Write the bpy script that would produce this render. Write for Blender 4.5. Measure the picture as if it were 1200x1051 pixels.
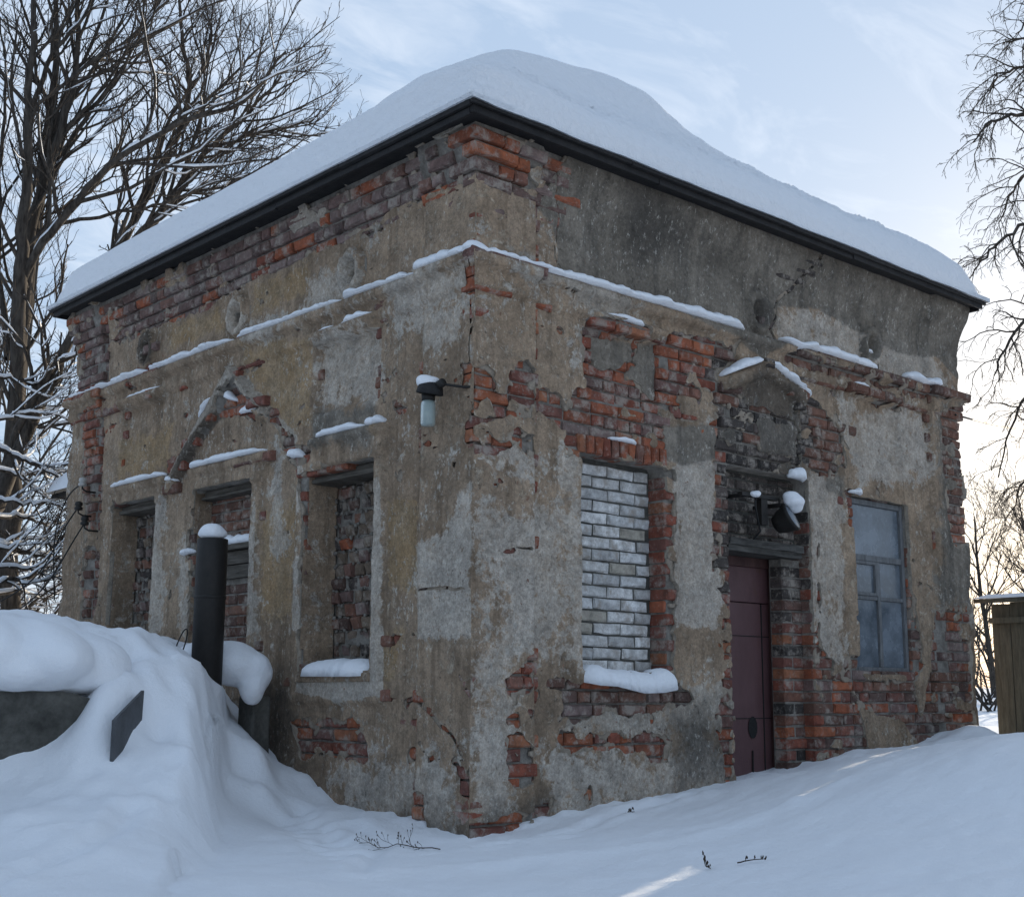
import bpy, math, random
import numpy as np
random.seed(7); rng=np.random.default_rng(7)
for o in list(bpy.data.objects): bpy.data.objects.remove(o)
SC=bpy.context.scene; COL=SC.collection
R=math.radians

# ------------------------------------------------------------ camera, sky, sun, exposure
SUN_AZ=R(17.0); SUN_EL=R(9.0)          # azimuth measured from +X towards +Y
cam=bpy.data.cameras.new('camera'); co=bpy.data.objects.new('camera',cam); COL.objects.link(co); SC.camera=co
cam.sensor_width=36; cam.sensor_fit='HORIZONTAL'; cam.lens=1536.22/1200*36; cam.clip_start=.05; cam.clip_end=2000
from mathutils import Matrix, Vector
yaw,pit,rol=R(47.88135),R(10.45720),R(.32952)
fw=Vector((math.cos(yaw)*math.cos(pit),math.sin(yaw)*math.cos(pit),math.sin(pit)))
rt=Vector((math.sin(yaw),-math.cos(yaw),0)); up=rt.cross(fw)
rt,up=rt*math.cos(rol)+up*math.sin(rol), -rt*math.sin(rol)+up*math.cos(rol)
m=Matrix((rt,up,-fw)).transposed().to_4x4(); m.translation=(-4.8244,-5.6622,.8075); co.matrix_world=m
W=bpy.data.worlds.new('World'); SC.world=W; W.use_nodes=True
def world():
    nt=W.node_tree; N=nt.nodes; L=nt.links; N.clear()
    out=N.new('ShaderNodeOutputWorld'); bg=N.new('ShaderNodeBackground'); bg.inputs['Strength'].default_value=.125
    sky=N.new('ShaderNodeTexSky'); sky.sky_type='NISHITA'; sky.sun_disc=False
    sky.sun_elevation=SUN_EL; sky.sun_rotation=math.pi/2-SUN_AZ; sky.air_density=1.0; sky.dust_density=1.5; sky.ozone_density=1.6
    tc=N.new('ShaderNodeTexCoord')
    # high thin cloud, projected on a flat layer overhead so that it streaks towards the horizon
    sx=N.new('ShaderNodeSeparateXYZ'); L.new(tc.outputs['Generated'],sx.inputs[0])
    mz=N.new('ShaderNodeMath'); mz.operation='MAXIMUM'; mz.inputs[1].default_value=.04; L.new(sx.outputs['Z'],mz.inputs[0])
    az=N.new('ShaderNodeMath'); az.operation='ADD'; az.inputs[1].default_value=.12; L.new(mz.outputs[0],az.inputs[0])
    dv=N.new('ShaderNodeVectorMath'); dv.operation='DIVIDE'; L.new(tc.outputs['Generated'],dv.inputs[0])
    cb=N.new('ShaderNodeCombineXYZ')
    for k in 'XYZ': L.new(az.outputs[0],cb.inputs[k])
    L.new(cb.outputs[0],dv.inputs[1])
    mp=N.new('ShaderNodeMapping'); mp.inputs['Rotation'].default_value=(0,0,R(-25)); mp.inputs['Scale'].default_value=(1.0,2.1,0); L.new(dv.outputs[0],mp.inputs[0])
    n1=N.new('ShaderNodeTexNoise'); n1.inputs['Scale'].default_value=3.2; n1.inputs['Detail'].default_value=10; n1.inputs['Roughness'].default_value=.62; n1.inputs['Distortion'].default_value=.7; L.new(mp.outputs[0],n1.inputs['Vector'])
    n2=N.new('ShaderNodeTexNoise'); n2.inputs['Scale'].default_value=.7; n2.inputs['Detail'].default_value=3; L.new(dv.outputs[0],n2.inputs['Vector'])
    mu=N.new('ShaderNodeMath'); mu.operation='MULTIPLY'; L.new(n1.outputs['Fac'],mu.inputs[0]); L.new(n2.outputs['Fac'],mu.inputs[1])
    mr=N.new('ShaderNodeMapRange'); mr.inputs['From Min'].default_value=.235; mr.inputs['From Max'].default_value=.42; mr.inputs['To Max'].default_value=.42; L.new(mu.outputs[0],mr.inputs['Value'])
    # cloud colour = brighter whitened sky
    hs=N.new('ShaderNodeHueSaturation'); hs.inputs['Saturation'].default_value=.25; hs.inputs['Value'].default_value=1.5; 
    soft=N.new('ShaderNodeHueSaturation'); soft.inputs['Saturation'].default_value=SKY_SAT; L.new(sky.outputs[0],soft.inputs['Color'])
    # a thin overall veil of high haze evens the sky out
    veil=N.new('ShaderNodeMix'); veil.data_type='RGBA'; veil.inputs['Factor'].default_value=VEIL; veil.inputs['B'].default_value=VEILC
    L.new(soft.outputs[0],veil.inputs['A']); L.new(veil.outputs['Result'],hs.inputs['Color'])
    mx=N.new('ShaderNodeMix'); mx.data_type='RGBA'; L.new(mr.outputs[0],mx.inputs['Factor']); L.new(veil.outputs['Result'],mx.inputs['A']); L.new(hs.outputs[0],mx.inputs['B'])
    L.new(mx.outputs['Result'],bg.inputs['Color']); L.new(bg.outputs[0],out.inputs[0])
SKY_SAT=.92; VEIL=.80; VEILC=(2.3,3.0,4.05,1)
world()
sun=bpy.data.lights.new('sun','SUN'); sun.energy=4.5; sun.angle=R(.53); sun.color=(1,.86,.66)
so=bpy.data.objects.new('sun',sun); COL.objects.link(so)
sd=Vector((math.cos(SUN_AZ)*math.cos(SUN_EL),math.sin(SUN_AZ)*math.cos(SUN_EL),math.sin(SUN_EL)))
so.rotation_euler=sd.to_track_quat('Z','Y').to_euler(); so.location=(20,6,12)
vs=SC.view_settings; vs.view_transform='Standard'; vs.look='None'; vs.gamma=1; vs.use_curve_mapping=False; vs.exposure=0.78
SC.render.engine='CYCLES'

EXP=[('R', [(-0.046, 4.187), (0.28, 4.232), (0.647, 4.217), (0.685, 4.147), (0.572, 4.006), (0.513, 3.804), (0.283, 3.798), (0.109, 3.785), (-0.04, 3.782)]), ('R', [(-0.023, 2.648), (0.088, 2.688), (0.291, 2.712), (0.395, 2.773), (0.46, 2.635), (0.461, 2.371), (0.226, 2.379), (-0.018, 2.304)]), ('R', [(0.001, 2.307), (0.126, 2.299), (0.227, 2.236), (0.294, 2.348), (0.447, 2.306), (0.454, 2.161), (0.295, 2.245), (0.148, 2.165), (0.003, 2.157)]), ('R', [(0.467, 2.609), (0.683, 2.617), (0.734, 2.544), (0.87, 2.729), (0.888, 3.171), (1.449, 3.191), (1.482, 3.121), (1.412, 2.962), (1.494, 2.861), (1.635, 2.738), (1.673, 2.54), (1.65, 2.278), (0.748, 2.224), (0.749, 2.384), (0.467, 2.477)]), ('R', [(1.62, 3.206), (2.423, 3.235), (2.397, 3.074), (2.241, 2.955), (2.229, 2.618), (1.849, 2.624), (1.633, 2.662), (1.578, 2.875)]), ('R', [(2.198, 2.795), (2.315, 2.905), (2.649, 2.802), (3.11, 2.806), (3.198, 2.495), (3.212, 2.355), (2.2, 2.326)]), ('R', [(3.174, 2.997), (3.499, 2.962), (3.774, 2.834), (3.776, 2.532), (3.575, 2.409), (3.196, 2.463)]), ('R', [(2.979, 3.291), (4.192, 3.333), (5.467, 3.388), (5.454, 3.264), (4.662, 3.231), (3.858, 3.201), (2.974, 3.206)]), ('R', [(3.858, 3.201), (4.593, 3.177), (4.585, 3.09), (3.851, 3.104)]), ('R', [(5.109, 3.168), (5.485, 3.284), (5.434, 2.032), (5.21, 2.015), (5.132, 2.584)]), ('R', [(4.936, 1.436), (5.186, 1.531), (5.408, 1.541), (5.412, 0.338), (4.645, 0.293), (3.275, 0.274), (3.291, 0.875), (3.641, 0.94), (3.806, 0.911), (4.453, 0.897), (4.576, 1.152), (4.779, 1.021)]), ('R', [(4.518, 1.621), (4.664, 1.56), (4.677, 1.289), (4.792, 1.157), (4.576, 0.885), (4.452, 0.884)]), ('R', [(3.739, 2.328), (3.879, 2.363), (3.867, 2.043), (3.743, 2.065)]), ('R', [(3.672, 1.066), (3.852, 1.07), (3.835, 0.848), (3.581, 0.877)]), ('R', [(2.165, 2.369), (2.369, 2.364), (2.301, 0.169), (2.194, 0.174), (2.223, 1.436), (2.152, 1.49), (2.106, 1.718), (2.17, 2.015)]), ('R', [(1.633, 2.276), (1.752, 2.273), (1.712, 0.7), (1.597, 0.701)]), ('R', [(3.37, 2.128), (3.384, 1.495), (3.349, 1.121), (3.483, 1.031), (3.436, 0.329), (3.227, 0.335)]), ('R', [(0.759, 0.855), (0.933, 0.881), (1.634, 0.862), (1.902, 0.836), (1.925, 0.754), (1.712, 0.674), (1.005, 0.663), (0.681, 0.631), (0.716, 0.755)]), ('R', [(0.66, 0.582), (1.347, 0.572), (1.708, 0.513), (1.663, 0.381), (1.501, 0.36), (1.423, 0.44), (1.153, 0.447), (0.822, 0.416), (0.701, 0.459)]), ('R', [(0.269, 0.555), (0.468, 0.551), (0.482, 0.297), (0.31, 0.257), (0.271, 0.319)]), ('R', [(0.253, 0.875), (0.385, 0.973), (0.452, 0.999), (0.453, 0.794), (0.254, 0.793)]), ('R', [(0.576, 0.878), (0.731, 0.879), (0.73, 0.814), (0.576, 0.814)]), ('R', [(0.28, 0.779), (0.333, 0.779), (0.333, 0.716), (0.28, 0.717)]), ('R', [(0.242, 0.669), (0.346, 0.707), (0.334, 0.63), (0.255, 0.631)]), ('R', [(0.386, 0.707), (0.453, 0.697), (0.454, 0.629), (0.4, 0.629)]), ('R', [(-0.095, 0.095), (0.443, 0.133), (0.715, 0.239), (0.577, 0.078), (0.312, 0.024), (-0.032, -0.066)]), ('R', [(0.828, 0.21), (0.929, 0.254), (0.964, 0.164), (0.87, 0.134)]), ('R', [(0.2, 1.579), (0.3, 1.636), (0.575, 1.658)]), ('L', [(-0.042, 4.133), (-0.047, 3.779), (0.233, 3.823), (0.747, 3.822), (1.213, 3.807), (1.825, 3.792), (2.5, 3.763), (3.253, 3.744), (4.097, 3.731), (4.559, 3.727), (4.885, 3.738), (4.849, 3.238), (5.48, 3.34), (5.834, 4.209)]), ('L', [(2.972, 2.818), (2.899, 2.977), (2.72, 3.057), (2.555, 2.946), (2.286, 2.776), (2.276, 2.638), (2.416, 2.671), (2.601, 2.781)]), ('L', [(2.285, 2.764), (2.17, 2.733), (1.903, 2.494), (1.763, 2.445), (1.615, 2.379), (1.671, 2.287), (1.947, 2.351), (2.124, 2.555)]), ('L', [(1.833, 2.231), (1.667, 2.223), (1.632, 1.625), (1.686, 1.516), (1.747, 1.52), (1.734, 1.976)]), ('L', [(1.748, 1.21), (1.648, 1.235), (1.632, 0.959), (1.729, 0.904)]), ('L', [(5.395, 3.718), (5.046, 3.692), (4.94, 3.177), (4.88, 2.278), (4.854, 1.413), (5.042, 1.348), (5.116, 2.301)]), ('L', [(1.851, 0.601), (1.731, 0.63), (1.513, 0.608), (1.249, 0.629), (1.066, 0.617), (0.955, 0.502), (0.949, 0.367), (1.236, 0.38), (1.694, 0.361)]), ('L', [(0.189, 0.446), (-0.003, 0.477), (-0.134, 0.368), (-0.149, 0.302), (-0.008, 0.18), (0.08, 0.22), (0.075, 0.358)]), ('L', [(0.469, 0.196), (0.368, 0.226), (0.362, 0.015), (0.456, 0.031)]), ('L', [(0.35, 0.45), (0.25, 0.453), (0.264, 0.396), (0.341, 0.393)]), ('L', [(0.566, 0.466), (0.494, 0.478), (0.499, 0.41), (0.548, 0.408)]), ('L', [(0.097, 2.68), (-0.026, 2.683), (-0.034, 2.152), (0.05, 2.213), (0.038, 2.414)]), ('L', [(4.596, 2.323), (4.374, 2.286), (4.307, 1.529), (4.441, 1.397)]), ('L', [(3.318, 1.998), (3.137, 2.008), (3.111, 1.221), (3.213, 1.224)]), ('L', [(0.103, 3.364), (0.0, 3.339), (-0.019, 3.098), (0.066, 3.117)]), ('L', [(0.837, 2.593), (0.766, 2.603), (0.633, 2.528), (0.64, 2.47), (0.736, 2.495)]), ('L', [(0.934, 2.775), (0.816, 2.755), (0.814, 2.699), (0.922, 2.718)]), ('L', [(3.734, 2.576), (3.516, 2.616), (3.522, 2.415), (3.654, 2.362)])]
KEEP=[('R', [(0.964, 3.04), (1.364, 3.07), (1.387, 2.946), (1.304, 2.886), (1.118, 2.809), (0.986, 2.915)]), ('R', [(1.447, 3.073), (1.616, 3.057), (1.609, 2.705), (1.483, 2.772)]), ('R', [(2.646, 2.739), (3.106, 2.74), (3.094, 2.514), (2.685, 2.495)]), ('R', [(4.702, 1.562), (4.95, 1.436), (4.837, 0.955), (4.677, 0.62), (4.576, 0.885), (4.779, 1.021)]), ('R', [(3.846, 0.69), (4.423, 0.558), (4.652, 0.358), (3.936, 0.376)])]
COAT=[('R', 'cement', 0.03, [(0.685, 4.194), (1.036, 4.165), (2.865, 4.139), (5.728, 4.179), (5.434, 3.481), (5.168, 3.625), (4.564, 3.577), (3.951, 3.655), (3.492, 3.724), (2.965, 3.643), (2.831, 3.439), (2.949, 3.331), (2.717, 3.193), (2.405, 3.276), (1.52, 3.364), (0.647, 3.35), (0.684, 3.554), (0.647, 3.686), (0.484, 3.785), (0.572, 4.006)]), ('R', 'cement', 0.03, [(1.63, 2.534), (2.229, 2.618), (2.184, 2.402), (1.84, 2.301), (1.651, 2.336)]), ('R', 'cement', 0.03, [(0.948, 3.037), (1.617, 3.087), (1.607, 2.647), (1.344, 2.836), (1.024, 2.782)]), ('R', 'cement', 0.05, [(3.42, 2.587), (3.746, 2.428), (3.679, 2.289), (3.513, 2.324)]), ('R', 'cement', 0.1, [(5.123, 3.17), (5.624, 3.244), (5.47, 1.601), (5.03, 1.579)]), ('R', 'pale', 0.03, [(1.735, 2.259), (1.949, 2.414), (2.182, 2.342), (2.16, 1.722), (2.241, 1.437), (2.161, 1.233), (1.709, 1.217)]), ('R', 'pale', 0.04, [(3.244, 2.372), (3.465, 2.429), (3.674, 2.223), (3.645, 1.003), (3.275, 1.119), (3.267, 1.865)]), ('R', 'pale', 0.05, [(2.943, 3.612), (3.489, 3.682), (4.13, 3.64), (5.098, 3.613), (5.325, 3.388), (4.17, 3.364), (2.95, 3.351)]), ('R', 'pale', 0.06, [(3.73, 3.03), (4.91, 3.065), (4.996, 2.569), (3.977, 2.421), (3.765, 2.698)]), ('R', 'pale', 0.1, [(0.066, 1.815), (0.682, 1.874), (0.788, 1.057), (0.303, 1.142), (0.073, 1.327)]), ('R', 'pale', 0.1, [(0.046, 0.943), (0.304, 1.045), (0.246, 0.19), (0.058, 0.063)]), ('R', 'pale', 0.05, [(0.719, 2.194), (0.867, 2.212), (0.89, 0.957), (0.774, 1.006)]), ('R', 'pale', 0.1, [(0.577, 0.462), (2.221, 0.42), (2.213, 0.2), (1.001, 0.152), (0.577, 0.221)]), ('R', 'pale', 0.05, [(0.094, 2.218), (0.433, 2.211), (0.399, 2.052), (0.162, 2.075)]), ('R', 'soot_shade', 0.07, [(2.24, 2.924), (2.715, 3.141), (3.175, 3.01), (3.244, 2.372), (3.212, 1.829), (3.036, 1.478), (2.226, 1.785), (2.219, 2.346)]), ('R', 'soot_shade', 0.12, [(1.711, 0.647), (2.229, 0.642), (2.217, 0.31), (1.783, 0.218)]), ('R', 'soot_shade', 0.1, [(2.687, 3.638), (2.894, 3.681), (2.884, 3.482), (2.678, 3.442)]), ('R', 'soot_shade', 0.08, [(0.057, 0.154), (0.646, 0.218), (0.577, 0.078), (0.06, -0.05)]), ('R', 'soot_shade', 0.1, [(1.198, 4.121), (1.8, 4.129), (1.88, 3.777), (1.357, 3.655)]), ('R', 'lime', 0.08, [(0.716, 0.655), (1.156, 0.677), (2.326, 0.811), (2.272, 0.586), (1.626, 0.541), (0.681, 0.557)]), ('R', 'lime', 0.06, [(2.23, 2.648), (3.108, 2.773), (3.092, 2.482), (2.222, 2.436)]), ('R', 'lime', 0.08, [(0.286, 3.405), (1.451, 3.291), (1.45, 3.203), (0.428, 3.301)]), ('R', 'lime', 0.06, [(0.002, 4.175), (0.352, 4.17), (0.389, 3.9), (0.006, 3.849)]), ('L', 'pale', 0.03, [(0.497, 1.651), (0.344, 1.69), (0.149, 1.774), (0.114, 1.945), (0.023, 1.96), (0.001, 1.108), (0.48, 1.096)]), ('L', 'pale', 0.006, [(0.952, 2.117), (0.871, 2.108), (0.825, 1.156), (0.828, 0.773), (1.255, 0.744), (1.721, 0.783), (1.729, 0.904), (0.928, 0.9)]), ('L', 'pale', 0.06, [(1.681, 3.147), (0.993, 3.097), (0.954, 2.612), (1.631, 2.65)]), ('L', 'pale', 0.08, [(0.913, 3.393), (0.062, 3.328), (0.058, 3.089), (0.723, 3.125)]), ('L', 'pale', 0.06, [(0.548, 3.088), (0.096, 3.045), (0.132, 2.842), (0.457, 2.852)]), ('L', 'pale', 0.06, [(1.759, 3.59), (1.301, 3.602), (1.24, 3.352), (1.748, 3.403)]), ('L', 'pale', 0.03, [(1.848, 1.64), (1.737, 1.689), (1.706, 1.181), (1.809, 1.212)]), ('L', 'pale', 0.03, [(1.838, 2.308), (1.756, 2.327), (1.697, 2.03), (1.797, 1.982)]), ('L', 'pale', 0.04, [(2.45, 1.65), (2.343, 2.034), (2.279, 1.197), (2.391, 1.201)]), ('L', 'pale', 0.04, [(3.916, 2.186), (3.752, 2.237), (3.663, 1.205), (3.832, 1.229)]), ('L', 'pale', 0.05, [(3.465, 1.879), (3.311, 1.932), (3.262, 1.194), (3.366, 1.197)]), ('L', 'pale', 0.15, [(1.28, 0.326), (0.233, 0.374), (0.113, 0.035), (1.223, 0.124)]), ('L', 'pale', 0.06, [(2.141, 2.015), (2.056, 2.365), (1.993, 1.766), (2.097, 1.715)]), ('L', 'pale', 0.05, [(2.475, 3.432), (1.698, 3.441), (1.691, 3.318), (2.465, 3.301)]), ('L', 'ochre', 0.05, [(3.798, 3.67), (3.05, 3.673), (2.971, 3.501), (3.779, 3.502)]), ('L', 'ochre', 0.05, [(2.498, 3.729), (1.766, 3.703), (1.807, 3.509), (2.481, 3.511)]), ('L', 'ochre', 0.07, [(2.58, 3.259), (1.733, 3.157), (1.732, 2.618), (2.073, 2.609), (2.439, 2.977)]), ('L', 'ochre', 0.04, [(0.803, 1.939), (0.529, 1.912), (0.514, 1.398), (0.768, 1.463)]), ('L', 'ochre', 0.08, [(2.275, 2.028), (1.874, 2.048), (1.825, 1.297), (2.223, 1.341)]), ('L', 'ochre', 0.08, [(4.601, 2.831), (3.707, 2.847), (3.669, 2.5), (4.562, 2.535)]), ('L', 'ochre', 0.06, [(1.298, 2.553), (0.924, 2.524), (0.919, 2.413), (1.244, 2.431)]), ('L', 'ochre', 0.06, [(0.865, 1.054), (0.655, 1.151), (0.771, 0.849)]), ('L', 'soot_shade', 0.006, [(4.032, 3.551), (4.064, 3.442), (4.15, 3.414), (4.248, 3.475), (4.309, 3.604), (4.277, 3.716), (4.189, 3.742), (4.091, 3.679)]), ('L', 'pale', 0.006, [(2.588, 3.507), (2.628, 3.411), (2.736, 3.394), (2.853, 3.457), (2.914, 3.576), (2.872, 3.674), (2.761, 3.69), (2.646, 3.625)]), ('L', 'soot_shade', 0.006, [(2.686, 3.528), (2.696, 3.49), (2.732, 3.485), (2.771, 3.506), (2.787, 3.549), (2.777, 3.587), (2.741, 3.593), (2.702, 3.571)]), ('L', 'soot_shade', 0.006, [(1.209, 3.509), (1.226, 3.466), (1.265, 3.457), (1.305, 3.484), (1.327, 3.537), (1.31, 3.581), (1.271, 3.589), (1.231, 3.562)]), ('L', 'lime', 0.006, [(1.131, 3.491), (1.166, 3.399), (1.261, 3.38), (1.362, 3.444), (1.408, 3.556), (1.373, 3.65), (1.275, 3.667), (1.175, 3.601)]), ('R', 'cement', 0.006, [(4.311, 3.581), (4.252, 3.471), (4.149, 3.41), (4.054, 3.436), (4.013, 3.526), (4.069, 3.636), (4.172, 3.698), (4.268, 3.673)]), ('R', 'soot_shade', 0.006, [(2.889, 3.575), (2.843, 3.481), (2.759, 3.432), (2.679, 3.449), (2.642, 3.525), (2.686, 3.618), (2.77, 3.668), (2.851, 3.653)]), ('R', 'soot_shade', 0.006, [(2.868, 3.571), (2.833, 3.492), (2.76, 3.452), (2.689, 3.464), (2.662, 3.529), (2.696, 3.607), (2.769, 3.648), (2.84, 3.637)]), ('L', 'soot_shade', 0.006, [(4.093, 3.563), (4.101, 3.506), (4.159, 3.488), (4.224, 3.529), (4.247, 3.592), (4.238, 3.649), (4.18, 3.667), (4.115, 3.625)]), ('L', 'lime', 0.015, [(2.73, 3.17), (2.637, 3.075), (2.939, 2.865), (3.306, 2.655), (3.576, 2.407), (3.693, 2.462), (3.392, 2.72), (3.048, 2.948)]), ('L', 'soot_shade', 0.012, [(2.636, 3.062), (2.597, 3.023), (2.884, 2.818), (3.248, 2.607), (3.491, 2.371), (3.576, 2.407), (3.306, 2.655), (2.939, 2.865)]), ('L', 'lime', 0.015, [(2.73, 3.17), (1.85, 2.487), (1.888, 2.427), (2.785, 3.101)]), ('L', 'soot_shade', 0.15, [(2.274, 0.85), (1.8, 0.905), (1.75, 0.144), (2.217, 0.116)]), ('L', 'soot_shade', 0.1, [(0.619, 0.115), (-0.017, 0.113), (-0.019, -0.044), (0.533, -0.046)]), ('L', 'lime', 0.06, [(0.159, 4.199), (2.532, 4.167), (3.279, 4.014), (1.121, 3.913), (0.153, 3.92)]), ('L', 'cement', 0.06, [(1.652, 2.665), (0.97, 2.559), (0.961, 2.337), (1.639, 2.429)])]  # dark channel: soot, plus shade painted into medallion holes and under the gable moulding
CRACK=[('R', 0.016, [(3.463, 4.173), (3.354, 4.037), (3.226, 3.92), (3.112, 3.807), (2.968, 3.697), (2.922, 3.608), (2.939, 3.546), (2.862, 3.445), (2.91, 3.37)]), ('R', 0.014, [(3.368, 2.988), (3.527, 2.879), (3.711, 2.758), (3.82, 2.671)]), ('R', 0.009, [(2.419, 2.657), (2.394, 2.519), (2.342, 2.391)]), ('R', 0.009, [(0.572, 4.149), (0.684, 3.724), (0.647, 3.489), (0.759, 3.346)]), ('L', 0.01, [(0.478, 0.751), (0.317, 0.666), (0.162, 0.565), (0.062, 0.451)]), ('L', 0.01, [(0.093, 0.896), (0.017, 0.778), (-0.057, 0.709)]), ('L', 0.009, [(1.137, 0.771), (1.155, 0.589), (1.116, 0.528)]), ('L', 0.01, [(0.047, 3.324), (0.036, 3.136), (0.038, 2.824), (0.041, 2.567)]), ('L', 0.009, [(0.489, 1.397), (0.257, 1.385), (0.013, 1.377)]), ('R', 0.009, [(0.455, 3.777), (0.452, 2.793)])]
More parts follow.
